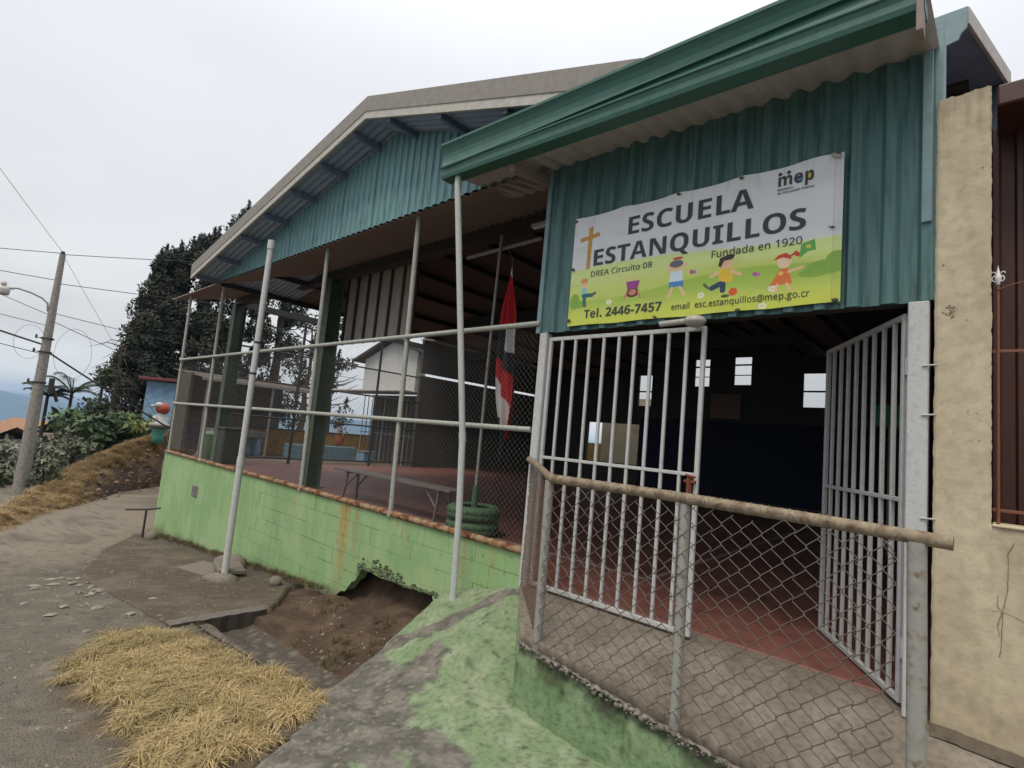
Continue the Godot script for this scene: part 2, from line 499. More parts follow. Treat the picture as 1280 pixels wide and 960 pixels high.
func ground() -> void:
	# road
	var xs := steps([[-46.0, -26.0, 2.0], [-26.0, -14.0, 0.4], [-14.0, -9.0, 0.14], [-9.0, -0.6, 0.06], [-0.6, 12.0, 0.6]])
	var zs := steps([[-12.0, -4.0, 0.8], [-4.0, 0.4, 0.06], [0.4, 3.0, 0.3], [3.0, 14.0, 1.2]])
	var g := Geo.new()
	var road_col := func(p: Vector3, _i, _j) -> Color:
		var a := nz.get_noise_2d(p.x * 0.35, p.z * 0.8)
		var b := nz.get_noise_2d(p.x * 2.1 + 40.0, p.z * 2.1)
		var c := nz.get_noise_2d(p.x * 7.0, p.z * 7.0 + 9.0)
		var k := Color(0.172, 0.150, 0.118)
		k = k.lerp(Color(0.285, 0.242, 0.185), smoothstep(-9.5, -13.5, p.x + 2.0 * a) * 0.95)
		k = k.lerp(Color(0.125, 0.108, 0.085), smoothstep(0.05, 0.4, a) * 0.6)
		k = k.lerp(Color(0.26, 0.228, 0.18), smoothstep(0.12, 0.42, b + 0.5 * c) * 0.75)
		k = k.lerp(Color(0.075, 0.064, 0.05), smoothstep(0.22, 0.45, c) * 0.5)
		var gp := smoothstep(1.35, 0.95, Vector2((p.x + 4.5) / 1.45, (p.z + 1.55) / 0.55).length() + 0.35 * b)
		k = k.lerp(Color(0.15, 0.108, 0.062).lerp(Color(0.09, 0.066, 0.04), smoothstep(-0.1, 0.3, c)), gp * 0.9)
		k = k.lerp(Color(0.062, 0.055, 0.045), smoothstep(0.035, 0.0, absf(nz.get_noise_2d(p.x * 1.1 + 60.0, p.z * 1.1))) * smoothstep(-0.1, 0.2, b) * 0.7)
		return k
	g.grid(xs.size(), zs.size(), func(i, j):
		var x := xs[i]
		var z := zs[zs.size() - 1 - j]
		var y := road_h(x, z)
		if in_pit(x, z): y -= 0.75
		if x > -4.3 and z < -1.4 and x > ramp_left(z) + 0.1: y -= 0.3
		if z < -3.95 and x > -14.9: y -= 0.5
		return Vector3(x, y, z), road_col)
	structure(g, "road", M.ground)
	# dark apron between the wall and the road
	g = Geo.new()
	var nx := 170
	var nv := 30
	var front := func(x: float) -> float:
		var e := 0.0
		if x < -12.0: e = lerpf(-3.5, -2.5, (x + 14.2) / 2.2)
		elif x < -9.5: e = lerpf(-2.5, -1.75, (x + 12.0) / 2.5)
		else: e = lerpf(-1.75, -1.92, (x + 9.5) / 3.45)
		return e + 0.05 * nz.get_noise_1d(x * 3.0)
	var apron := func(i: int, j: int) -> Vector3:
		var x := lerpf(-14.2, -6.06, float(i) / (nx - 1))
		var jj := mini(j, nv - 2)
		var z: float = lerpf(front.call(x), -3.79, float(jj) / (nv - 2))
		var y := base_h(x, z) + 0.022 + 0.012 * nz.get_noise_2d(x * 1.4, z * 1.4) + 0.006 * nz.get_noise_2d(x * 9.0, z * 9.0)
		y += 0.06 * smoothstep(-3.55, -3.8, z) * (0.6 + nz.get_noise_2d(x * 4.0, 3.0))
		if j == 0:
			return Vector3(x, y - 0.08, z)
		jj = j - 1
		z = lerpf(front.call(x), -3.79, float(jj) / (nv - 2))
		y = base_h(x, z) + 0.022 + 0.012 * nz.get_noise_2d(x * 1.4, z * 1.4) + 0.006 * nz.get_noise_2d(x * 9.0, z * 9.0)
		y += 0.06 * smoothstep(-3.55, -3.8, z) * (0.6 + nz.get_noise_2d(x * 4.0, 3.0))
		y -= 0.45 * smoothstep(-0.04, 0.04, x - apron_end(z))
		return Vector3(x, y, z)
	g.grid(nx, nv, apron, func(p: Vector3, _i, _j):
		var a := nz.get_noise_2d(p.x * 0.7, p.z * 1.2)
		var c := nz.get_noise_2d(p.x * 5.0, p.z * 5.0)
		var k := Color(0.092, 0.070, 0.047).lerp(Color(0.135, 0.107, 0.075), smoothstep(-0.1, 0.4, a))
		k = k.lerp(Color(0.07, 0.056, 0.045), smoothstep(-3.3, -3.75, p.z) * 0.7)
		return k.lerp(Color(0.19, 0.175, 0.15), smoothstep(0.28, 0.5, c) * 0.5))
	# its broken edge above the pit
	for k in 12:
		var z0 := lerpf(-1.9, -2.86, k / 12.0)
		var z1 := lerpf(-1.9, -2.86, (k + 1) / 12.0)
		g.col = Color(0.06, 0.05, 0.042)
		var e0 := 0.03 * nz.get_noise_1d(z0 * 5.0)
		var e1 := 0.03 * nz.get_noise_1d(z1 * 5.0)
		var a := Vector3(-6.05 + e0, base_h(-6.05, z0) + 0.03, z0)
		var b := Vector3(-6.05 + e1, base_h(-6.05, z1) + 0.03, z1)
		g.quad(a, Vector3(a.x + 0.02, -1.3, z0), Vector3(b.x + 0.02, -1.3, z1), b)
		g.col = Color(0.16, 0.145, 0.125)
		g.quad(a, b, Vector3(-6.2, b.y + 0.004, z1), Vector3(-6.2, a.y + 0.004, z0))
	structure(g, "concrete_apron", M.concrete)
	# earth in the hollow under the wall
	g = Geo.new()
	g.grid(74, 60, func(i, j):
		var x := lerpf(-7.3, -3.6, i / 73.0)
		var z := lerpf(-2.45, -4.9, j / 59.0)
		var y := soil_h(x, z)
		var ae := apron_end(z)
		if z < -2.7: y = lerpf(y, base_h(x, z) - 0.03, smoothstep(ae + 0.75, ae - 0.05, x))
		elif x < -6.1: y = -1.4
		return Vector3(x, y, z), func(p: Vector3, _i, _j):
			var a := nz.get_noise_2d(p.x * 2.0, p.z * 2.0)
			var c := nz.get_noise_2d(p.x * 12.0, p.z * 12.0)
			var k := Color(0.085, 0.052, 0.034).lerp(Color(0.14, 0.092, 0.06), smoothstep(-0.2, 0.4, a))
			return k.lerp(Color(0.17, 0.135, 0.10), smoothstep(0.25, 0.5, c) * 0.5))
	structure(g, "bare_earth", M.ground)
	# concrete channel along the pit
	g = Geo.new()
	g.grid(60, 16, func(i, j):
		var x := lerpf(-6.05, -3.55, i / 59.0)
		var z := lerpf(-2.12, -2.72, j / 15.0)
		var t = j / 15.0
		var rim := lerpf(-0.90, -0.80, i / 59.0)
		var y := rim - 0.13 * smoothstep(0.2, 0.45, t) + 0.03 * smoothstep(0.85, 1.0, t)
		return Vector3(x, y + 0.02 * nz.get_noise_2d(x * 5.0, z * 5.0) + 0.008 * nz.get_noise_2d(x * 16.0, z * 16.0), z), func(p: Vector3, _i, j):
			var c := nz.get_noise_2d(p.x * 9.0, p.z * 9.0)
			var k := Color(0.13, 0.11, 0.09) if j < 6 else Color(0.085, 0.07, 0.058)
			return k.lerp(Color(0.24, 0.21, 0.17), smoothstep(0.15, 0.45, c) * 0.6))
	structure(g, "concrete_channel", M.concrete)
	hillside()

func hillside() -> void:
	# stations along the far side of the road: foot, crest
	var st := [
		[Vector3(-10.0, -1.4, 9.0), Vector3(-14.0, -1.4, 10.5)],
		[Vector3(-12.6, -1.62, 2.2), Vector3(-15.2, -1.55, 2.6)],
		[Vector3(-14.74, -1.80, -0.49), Vector3(-16.95, -1.72, -0.6)],
		[Vector3(-16.06, -1.84, -1.44), Vector3(-18.0, -1.72, -1.58)],
		[Vector3(-18.61, -2.0, -2.41), Vector3(-22.4, -1.62, -2.79)],
		[Vector3(-20.39, -2.02, -3.52), Vector3(-23.57, -1.05, -3.86)],
		[Vector3(-23.15, -2.04, -5.06), Vector3(-24.98, -0.45, -5.22)],
		[Vector3(-25.0, -1.95, -6.9), Vector3(-26.6, 0.06, -6.92)],
		[Vector3(-26.4, -1.85, -8.3), Vector3(-27.5, 0.2, -8.3)],
		[Vector3(-27.6, -1.8, -10.5), Vector3(-28.8, 0.2, -10.5)],
	]
	var up := 9
	var nu := (st.size() - 1) * up + 1
	var offs := [0.0, 0.12, 0.25, 0.4, 0.55, 0.7, 0.85, 1.0]
	var g := Geo.new()
	var outd := [2.0, 5.0, 9.0, 16.0, 30.0, 70.0, 160.0, 420.0, 1100.0]
	var outy := [-0.15, -0.6, -1.6, -3.6, -8.0, -20.0, -48.0, -120.0, -230.0]
	g.grid(nu, offs.size() + outd.size(), func(i, j):
		var k := mini(i / up, st.size() - 2)
		var t := float(i - k * up) / up
		var a: Vector3 = st[k][0].lerp(st[k + 1][0], t)
		var b: Vector3 = st[k][1].lerp(st[k + 1][1], t)
		var p := Vector3.ZERO
		if j < offs.size():
			var s: float = offs[j]
			p = a.lerp(b, s)
			p.y = lerpf(a.y - 0.05, b.y, pow(s, 0.75))
			var w := sin(PI * s)
			p.y += w * 0.22 * nz.get_noise_2d(p.x * 0.9, p.z * 0.9) + 0.05 * nz.get_noise_2d(p.x * 3.0, p.z * 3.0)
			p += (b - a).normalized() * w * 0.25 * nz.get_noise_2d(p.x * 1.4 + 7.0, p.z * 1.4)
		else:
			var d: Vector3 = b - a
			d.y = 0
			d = d.normalized().lerp(Vector3(-0.97, 0, -0.12), clampf(outd[j - offs.size()] / 10.0, 0.0, 1.0))
			p = b + d * outd[j - offs.size()]
			var lo: float = lerpf(1.4, 0.35 if outd[j - offs.size()] < 20.0 else 1.0, clampf(i / float(nu) * 1.3, 0.0, 1.0))
			p.y = b.y + outy[j - offs.size()] * lo
			p.y += 0.1 * nz.get_noise_2d(p.x * 0.6, p.z * 0.6)
		return p, func(p: Vector3, i, j):
			var c := nz.get_noise_2d(p.x * 1.7, p.z * 1.7)
			if j < offs.size():
				var soil := Color(0.062, 0.038, 0.023).lerp(Color(0.12, 0.078, 0.05), smoothstep(-0.2, 0.3, c))
				var straw := Color(0.20, 0.125, 0.05)
				var m: float = smoothstep(0.35, 0.75, offs[j] + 0.3 * c) 
				m = maxf(m, 1.0 - smoothstep(0.35, 0.6, i / float(nu)))
				return soil.lerp(straw, m * 0.8)
			return Color(0.07, 0.085, 0.035).lerp(Color(0.15, 0.11, 0.05), smoothstep(-0.3, 0.3, c)))
	structure(g, "earth_bank", M.ground)
	# valley floor and the far ridge
	g = Geo.new()
	g.grid(30, 24, func(i, j):
		var x := lerpf(-4600.0, -250.0, i / 29.0)
		var z := lerpf(4500.0, -6500.0, j / 23.0)
		return Vector3(x, -250.0 + 25.0 * nz.get_noise_2d(x * 0.004, z * 0.004), z), func(p: Vector3, _i, _j):
			return Color(0.045, 0.075, 0.03).lerp(Color(0.13, 0.13, 0.07), smoothstep(-0.2, 0.3, nz.get_noise_2d(p.x * 0.006, p.z * 0.006))))
	structure(g, "valley", M.plain)
	g = Geo.new()
	g.grid(90, 12, func(i, j):
		var ang := lerpf(1.75, -0.95, i / 89.0)
		var t = j / 11.0
		var d = 3500.0 + 1100.0 * t
		var top := -45.0 + 57.0 * exp(-pow((ang + 0.03) / 0.075, 2.0)) + 85.0 * smoothstep(-0.25, -0.6, ang) + 30.0 * smoothstep(0.1, 0.5, ang) + 14.0 * nz.get_noise_1d(ang * 22.0)
		var y := lerpf(-255.0, top, pow(sin(t * PI * 0.5), 0.9)) + 16.0 * nz.get_noise_2d(ang * 30.0, t * 9.0)
		return Vector3(-cos(ang) * d, y, sin(ang) * d), func(p: Vector3, _i, _j):
			return Color(0.05, 0.08, 0.05))
	structure(g, "mountains", M.plain)

# ------------------------------------------------------------------ court floor, path and ramp
func floor_and_paths() -> void:
	var g := Geo.new()
	g.box(Vector3(-7.5, -0.15, -10.75), Vector3(14.5, 0.3, 13.5), 0.01)
	g.box(Vector3(-8.995, -0.151, -3.98), Vector3(11.51, 0.298, 0.06))
	structure(g, "court_floor", M.red_floor)
	g = Geo.new()
	var line := func(pts: Array, w: float) -> void:
		for k in pts.size() - 1:
			var a: Vector3 = pts[k]
			var b: Vector3 = pts[k + 1]
			var s: Vector3 = (b - a).cross(Vector3.UP).normalized() * w
			g.quad(a - s, a + s, b + s, b - s)
	line.call([Vector3(-14.0, 0.004, -4.99), Vector3(-2.62, 0.004, -5.06)], 0.028)
	line.call([Vector3(-2.6, 0.004, -5.09), Vector3(-2.85, 0.004, -10.6), Vector3(-3.1, 0.004, -16.0)], 0.03)
	structure(g, "court_lines", M.line_paint)
	# ramp of painted concrete
	g = Geo.new()
	var nv := 150
	var nu := 190
	g.grid(nu, nv + 2, func(i, j):
		if j == 0 or j == nv + 1: pass
		var z := lerpf(-0.4, -3.79, clampf((j - 1.0) / (nv - 1), 0.0, 1.0))
		var l := ramp_left(z) + 0.02 * nz.get_noise_1d(z * 7.0)
		var t := clampf(float(i - 1) / (nu - 2), 0.0, 1.0)
		var x := lerpf(l, 1.6, pow(t, 1.45))
		var y := ramp_h(x, z)
		y -= 0.05 * smoothstep(0.10, 0.0, x - l) if i > 0 else 0.0
		if i == 0: y -= 0.6
		return Vector3(x, y, z), func(p: Vector3, i, _j):
			var grey := Color(0.125, 0.115, 0.098).lerp(Color(0.20, 0.185, 0.16), smoothstep(-0.2, 0.35, nz.get_noise_2d(p.x * 4.0, p.z * 4.0)))
			if i == 0: return Color(0.06, 0.05, 0.04)
			var green := Color(0.195, 0.27, 0.145).lerp(Color(0.265, 0.32, 0.20), smoothstep(-0.3, 0.4, nz.get_noise_2d(p.x * 3.0 + 5.0, p.z * 3.0)))
			# paint left: along the left edge, against the path wall and in a broad middle streak
			var dl := p.x - ramp_left(p.z)
			var big := nz.get_noise_2d(p.x * 1.1 + 3.0, p.z * 1.1)
			var mid := nz.get_noise_2d(p.x * 3.6, p.z * 3.6)
			var chip := nz.get_noise_2d(p.x * 15.0, p.z * 15.0)
			var m := 0.85 * smoothstep(0.50, 0.15, absf(dl - 0.25)) * smoothstep(-2.5, -2.95, p.z)
			var dw := (Vector2(p.x, p.z) - Vector2(-3.17, -3.8)).dot(Vector2(-0.88, -0.79).orthogonal().normalized())
			m = maxf(m, 1.0 * smoothstep(0.95, 0.45, absf(dw)) * smoothstep(-2.0, -2.5, p.z))
			m = maxf(m, 0.95 * smoothstep(-2.3, -2.6, p.z) * smoothstep(-2.9, -2.3, p.x))
			m = maxf(m, 0.52 * smoothstep(0.42, 0.12, absf(dl - 0.95 - 0.25 * nz.get_noise_1d(p.z * 2.0))) * smoothstep(-1.0, -1.8, p.z))
			m += 0.44 * big + 0.20 * mid + 0.06 * chip - 0.05
			m -= 0.75 * smoothstep(0.17, 0.07, absf((p.x + 3.55) - 0.62 * (-3.3 - p.z) + 0.08 * nz.get_noise_1d(p.z * 4.0)))
			var k := grey.lerp(green, smoothstep(0.42, 0.52, m))
			k = k.lerp(Color(0.06, 0.062, 0.045), smoothstep(0.018, 0.004, absf(nz2.get_noise_2d(p.x * 1.3 + 9.0, p.z * 1.3) - 0.1)) * smoothstep(-0.1, 0.15, mid) * 0.75)
			k = k.lerp(Color(0.33, 0.30, 0.25), smoothstep(0.36, 0.44, chip) * (1.0 - smoothstep(0.3, 0.5, m)) * 0.7)
			return k.lerp(Color(0.085, 0.085, 0.06), smoothstep(0.25, 0.55, nz.get_noise_2d(p.x * 6.0 + 20.0, p.z * 6.0)) * 0.6))
	structure(g, "ramp", M.concrete)
	# entrance path: top with its broken rim, and the painted wall that holds it
	g = Geo.new()
	var cols := 300
	var zz := PackedFloat32Array([-2.90, -2.905, -2.915, -2.93, -2.95, -2.965, -2.98, -3.0, -3.02, -3.035, -3.05, -3.07, -3.1, -3.2, -3.3, -3.4, -3.5, -3.6, -3.7, -3.8, -3.9, -4.02])
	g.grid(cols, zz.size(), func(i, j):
		var z := zz[j]
		var l := lerpf(-3.19, -2.41, clampf((z + 3.8) / 0.88, 0.0, 1.0))
		var x := lerpf(l, 3.2, pow(i / float(cols - 1), 1.35))
		if j < 6: z += 0.018 * nz.get_noise_1d(x * 9.0) * (1.0 - j / 6.0)
		return Vector3(x, path_h(x, z), z), func(p: Vector3, _i, j):
			var a := nz.get_noise_2d(p.x * 2.5, p.z * 2.5)
			var c := nz.get_noise_2d(p.x * 14.0, p.z * 14.0)
			var k := Color(0.215, 0.18, 0.145).lerp(Color(0.285, 0.245, 0.20), smoothstep(-0.3, 0.4, a))
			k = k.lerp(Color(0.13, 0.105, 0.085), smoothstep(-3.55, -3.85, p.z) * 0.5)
			if p.z > -3.0 and p.z < -2.935: k = Color(0.035, 0.027, 0.02).lerp(Color(0.09, 0.07, 0.055), smoothstep(0.1, 0.4, c))
			if p.z >= -2.935: k = Color(0.23, 0.205, 0.18).lerp(Color(0.07, 0.06, 0.05), smoothstep(0.0, 0.3, c))
			return k)
	structure(g, "entrance_path", M.concrete)
	g = Geo.new()
	g.grid(240, 26, func(i, j):
		var t = i / 239.0
		var x := 0.0
		var z := -2.9
		if t < 0.18:
			x = lerpf(-3.19, -2.41, t / 0.18); z = lerpf(-3.80, -2.90, t / 0.18)
		else:
			x = lerpf(-2.41, 2.6, pow((t - 0.18) / 0.82, 1.3))
			z += 0.018 * nz.get_noise_1d(x * 9.0)
		var top := path_h(x, minf(z, -2.902))
		var y := lerpf(-0.85, top - 0.004, j / 25.0)
		var o := 0.006 * nz.get_noise_2d(x * 8.0, y * 8.0) - 0.014 * smoothstep(0.12, 0.03, top - y)
		if t < 0.18: return Vector3(x - 0.7 * o, y, z + 0.7 * o)
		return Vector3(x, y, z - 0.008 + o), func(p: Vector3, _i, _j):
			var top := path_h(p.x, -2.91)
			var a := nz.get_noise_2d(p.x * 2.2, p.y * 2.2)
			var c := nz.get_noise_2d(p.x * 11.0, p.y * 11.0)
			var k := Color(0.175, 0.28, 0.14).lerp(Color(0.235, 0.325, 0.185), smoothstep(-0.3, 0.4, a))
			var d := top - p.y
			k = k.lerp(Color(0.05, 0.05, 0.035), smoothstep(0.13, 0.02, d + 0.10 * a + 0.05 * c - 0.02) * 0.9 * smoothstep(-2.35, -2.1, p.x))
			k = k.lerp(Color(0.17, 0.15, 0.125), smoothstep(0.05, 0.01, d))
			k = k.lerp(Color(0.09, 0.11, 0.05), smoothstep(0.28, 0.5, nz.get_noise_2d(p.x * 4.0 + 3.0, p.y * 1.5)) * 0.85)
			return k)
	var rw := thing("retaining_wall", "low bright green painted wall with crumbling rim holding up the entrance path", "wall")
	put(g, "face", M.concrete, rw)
	g = Geo.new()
	for k in 520:
		var x := lerpf(-2.41, 0.6, pow(rng.randf(), 1.1))
		var zr := -2.905 + 0.012 * rng.randfn()
		var yr := path_h(x, -2.91) - absf(rng.randfn()) * 0.016
		var r := 0.004 + 0.011 * pow(rng.randf(), 2.0)
		var lum := 0.07 + 0.22 * rng.randf()
		g.col = Color(lum, lum * 0.92, lum * 0.82)
		g.blob(Vector3(x, yr, minf(zr, -2.893)), Vector3(r * 1.4, r, r), nz, 0.7, 6, 4)
	stuff(put(g, "rim", M.concrete, rw))

func path_h(x: float, z: float) -> float:
	var t := clampf((z + 3.8) / 0.9, 0.0, 1.0)
	var y := lerpf(-0.012, -0.085 - 0.105 * (x + 2.4), t)
	if x > -0.2: y = lerpf(-0.012 - 0.05 * (x + 0.2), -0.085 - 0.105 * (x + 2.4), t)
	if z > -3.0 and z < -2.93: y -= 0.045 * smoothstep(-3.0, -2.985, z) * smoothstep(-2.93, -2.945, z)
	if z <= -2.985 and z > -3.06: y += 0.016 * (0.6 + nz.get_noise_1d(x * 14.0)) * smoothstep(-3.06, -3.03, z)
	if z > -2.95: y += 0.012 * nz.get_noise_2d(x * 16.0, z * 16.0) 
	return y + 0.004 * nz.get_noise_2d(x * 5.0, z * 5.0)

# ------------------------------------------------------------------ green block wall
func wall_texture() -> ImageTexture:
	var w := 1800
	var h := 360
	var im := Image.create(w, h, false, Image.FORMAT_RGB8)
	var f := FastNoiseLite.new()
	f.seed = 77; f.frequency = 1.0; f.fractal_octaves = 4
	var streaks := [[-6.22, 0.13, 1.0, 1.25], [-5.93, 0.05, 0.6, 0.9], [-3.95, 0.035, 0.6, 0.5], [-3.55, 0.04, 0.35, 0.35], [-7.6, 0.05, 0.35, 0.7], [-4.9, 0.05, 0.3, 0.4], [-9.3, 0.08, 0.2, 0.8], [-10.7, 0.06, 0.18, 0.9]]
	for py in h:
		var y := lerpf(0.3, -1.9, (py + 0.5) / h)
		for px in w:
			var x := lerpf(-14.2, -3.1, (px + 0.5) / w)
			var a := f.get_noise_2d(x * 0.9, y * 0.9)
			var b := f.get_noise_2d(x * 4.5, y * 0.9 + 30.0)
			var c := f.get_noise_2d(x * 9.0 + 50.0, y * 9.0)
			var k := Color(0.225, 0.400, 0.160).lerp(Color(0.30, 0.455, 0.21), smoothstep(-0.25, 0.35, a))
			k = k.lerp(Color(0.37, 0.49, 0.28), smoothstep(0.1, 0.45, b) * 0.38)
			k = k.lerp(Color(0.33, 0.41, 0.25), 0.18)
			k = k.lerp(Color(0.40, 0.46, 0.21), smoothstep(0.05, 0.4, f.get_noise_2d(x * 1.3 + 9.0, y * 0.8)) * 0.35 * smoothstep(-8.5, -5.5, x))
			k = k.lerp(Color(0.19, 0.34, 0.14), smoothstep(0.15, 0.5, -b) * 0.25)
			for s in streaks:
				var d: float = absf(x - s[0] - 0.02 * f.get_noise_1d(y * 3.0 + s[0] * 10.0)) / s[1]
				if d < 1.6:
					var m: float = smoothstep(1.5, 0.2, d) * s[2] * smoothstep(s[3] + 0.25, 0.1, 0.27 - y) * (0.75 + 0.6 * c)
					k = k.lerp(Color(0.38, 0.22, 0.055), clampf(m, 0.0, 0.75))
			# speckles, chips and mould
			k = k.lerp(Color(0.05, 0.075, 0.035), smoothstep(0.47, 0.62, c) * 0.45)
			# splashed earth along the foot of the wall
			var foot := -1.62 + 0.075 * (x + 14.0)
			k = k.lerp(Color(0.16, 0.115, 0.075), smoothstep(0.26, 0.02, y - foot + 0.12 * a + 0.05 * c) * 0.85)
			im.set_pixel(px, py, Color(pow(k.r, 0.4545), pow(k.g, 0.4545), pow(k.b, 0.4545)))
	return ImageTexture.create_from_image(im)

func block_wall() -> void:
	var m := StandardMaterial3D.new()
	m.albedo_texture = wall_texture()
	m.roughness = 0.88
	var R := Rect2(-14.2, -1.9, 11.1, 2.2)
	var t := thing("block_wall", "long green painted concrete block wall below the mesh fence with a broken hollow at its foot", "wall", Vector3(-8.6, 0, -3.87))
	var o := Vector3(-8.6, 0, -3.87)
	# outline with the hollow cut out of its foot
	var outline := PackedVector2Array([Vector2(-14.1, 0.25), Vector2(-14.1, -1.9), Vector2(-7.15, -1.45), Vector2(-6.75, -1.16), Vector2(-6.62, -1.10), Vector2(-6.45, -1.04), Vector2(-6.38, -0.97), Vector2(-6.22, -0.90), Vector2(-6.12, -0.82), Vector2(-6.02, -0.80), Vector2(-5.9, -0.66), Vector2(-5.82, -0.62), Vector2(-5.7, -0.44), Vector2(-5.3, -0.47), Vector2(-4.9, -0.44), Vector2(-4.38, -0.41), Vector2(-4.2, -0.75), Vector2(-3.16, -0.75), Vector2(-3.16, 0.25)])
	var core := PackedVector2Array()
	for p in Geometry2D.offset_polygon(outline, -0.012)[0]: core.append(p)
	var g := Geo.new()
	g.uvr = R
	g.prism(core, Vector3(0, 0, -3.809) - o, Vector3.RIGHT, Vector3.UP, Vector3(0, 0, -0.13))
	shift_uv(g, o, R)
	put(g, "mortar", m, t)
	# plastered left end
	g = Geo.new()
	var plaster := PackedVector2Array([Vector2(-14.1, 0.25), Vector2(-14.1, -1.9), Vector2(-9.42, -1.62), Vector2(-9.42, 0.25)])
	g.prism(plaster, Vector3(0, 0, -3.80) - o, Vector3.RIGHT, Vector3.UP, Vector3(0, 0, -0.02))
	shift_uv(g, o, R)
	put(g, "plaster", m, t)
	# blocks
	var ww := 0.402
	var hh := 0.2
	for row in 10:
		var top := 0.25 - row * hh
		var x := -9.42 + (0.0 if row % 2 == 0 else -ww * 0.5)
		while x < -3.16:
			var a := maxf(x, -9.415)
			var b := minf(x + ww, -3.165)
			var gx := 0.0002 + (0.0042 if rng.randf() < 0.3 else 0.0008) * rng.randf()
			var gy := 0.0003 + (0.0052 if rng.randf() < 0.45 else 0.0012) * rng.randf()
			x += ww
			if b - a < 0.03: continue
			var rect := PackedVector2Array([Vector2(a + gx, top - hh + gy), Vector2(b - gx, top - hh + gy), Vector2(b - gx, top - gy), Vector2(a + gx, top - gy)])
			for poly in Geometry2D.intersect_polygons(rect, outline):
				if poly.size() < 3: continue
				var e := 0.0016 * rng.randfn()
				var gg := Geo.new()
				var c := Vector2.ZERO
				for q in poly: c += q
				c /= poly.size()
				if c.y < -0.98 + 0.05 * (c.x + 8.0) - 0.55: continue
				gg.prism(poly, Vector3(0, 0, -3.799 + clampf(e, -0.004, 0.004)) - o, Vector3.RIGHT, Vector3.UP, Vector3(0, 0, -0.012), false)
				shift_uv(gg, o, R)
				put(gg, "block", m, t)
	# crumbled aggregate along the edge of the hollow
	g = Geo.new()
	for k in 520:
		var q := rng.randf()
		var x := lerpf(-5.80, -4.28, q)
		var lo := lerpf(-0.60, -0.45, smoothstep(-5.85, -5.65, x)) + 0.03 * smoothstep(-5.0, -4.3, x)
		var y := lo + rng.randf() * lerpf(0.17, 0.05, smoothstep(-5.3, -4.6, x)) * (0.6 + nz.get_noise_1d(x * 6.0))
		var r := 0.006 + 0.012 * rng.randf()
		var lum := 0.05 + 0.16 * pow(rng.randf(), 1.5)
		g.col = Color(lum * 0.98, lum * 1.02, lum * 0.70) if rng.randf() < 0.7 else Color(0.20, 0.34, 0.14)
		g.blob(Vector3(x, y, -3.797) - o, Vector3(r * 2.0, r * 0.8, 0.008), nz, 0.6, 6, 4)
	stuff(put(g, "aggregate", M.concrete, t))
	g = Geo.new()
	g.box(Vector3(-11.8, -0.34, -3.797) - o, Vector3(0.34, 0.22, 0.012), 0.003)
	for k in 4:
		g.box(Vector3(-11.8, -0.42 + 0.052 * k, -3.789) - o, Vector3(0.30, 0.012, 0.008))
	put(g, "vent_cover", M.grey_wall, t)

func shift_uv(g: Geo, o: Vector3, R: Rect2) -> void:
	for i in g.v.size():
		var p := g.v[i] + o
		g.u[i] = Vector2((p.x - R.position.x) / R.size.x, 1.0 - (p.y - R.position.y) / R.size.y)

# ------------------------------------------------------------------ chain link
func link_lines(g: Geo, o: Vector3, ax: Vector3, w: float, h: float, cell: float, r: float) -> void:     # two families of straight wires
	var nrm := ax.cross(Vector3.UP).normalized()
	for fam in 2:
		var c := -h
		while c < w:
			# u = c + s (fam 0) or u = c + h - s (fam 1), s = height
			var s0 := maxf(0.0, -c)
			var s1 := minf(h, w - c)
			if s1 - s0 > 0.02:
				var a := o + ax * (c + s0) + Vector3.UP * s0
				var b := o + ax * (c + s1) + Vector3.UP * s1
				if fam == 1:
					a = o + ax * (c + s0) + Vector3.UP * (h - s0)
					b = o + ax * (c + s1) + Vector3.UP * (h - s1)
				var off := nrm * (r if fam == 0 else -r)
				g.tube([a + off, b + off], r, 3, false)
			c += cell

func link_zigzag(g: Geo, o: Vector3, ax: Vector3, w: float, h0: Callable, h1: Callable, cw: float, chh: float, r: float) -> void:     # woven wires with kinked crossings
	var nrm := ax.cross(Vector3.UP).normalized()
	var k := 0
	var u := 0.0
	while u < w:
		var pts := []
		var j := 0
		var y: float = h0.call(u)
		var top: float = h1.call(u)
		while y < top:
			var odd := (j + k) % 2
			var uu := clampf(u + (cw * 0.5 + 0.002 if odd == 1 else -0.002), 0.0, w)
			uu += 0.003 * nz.get_noise_2d(u * 9.0, y * 9.0)
			var sag := 0.008 * nz.get_noise_2d(u * 1.7, y * 2.0)
			pts.append(o + ax * uu + Vector3.UP * (y - 0.0035) + nrm * (sag + 0.003))
			pts.append(o + ax * uu + Vector3.UP * (y + 0.0035) + nrm * (sag - 0.003))
			y += chh * 0.5
			j += 1
		if pts.size() > 2: g.tube(pts, r, 4, false)
		u += cw * 0.5
		k += 1

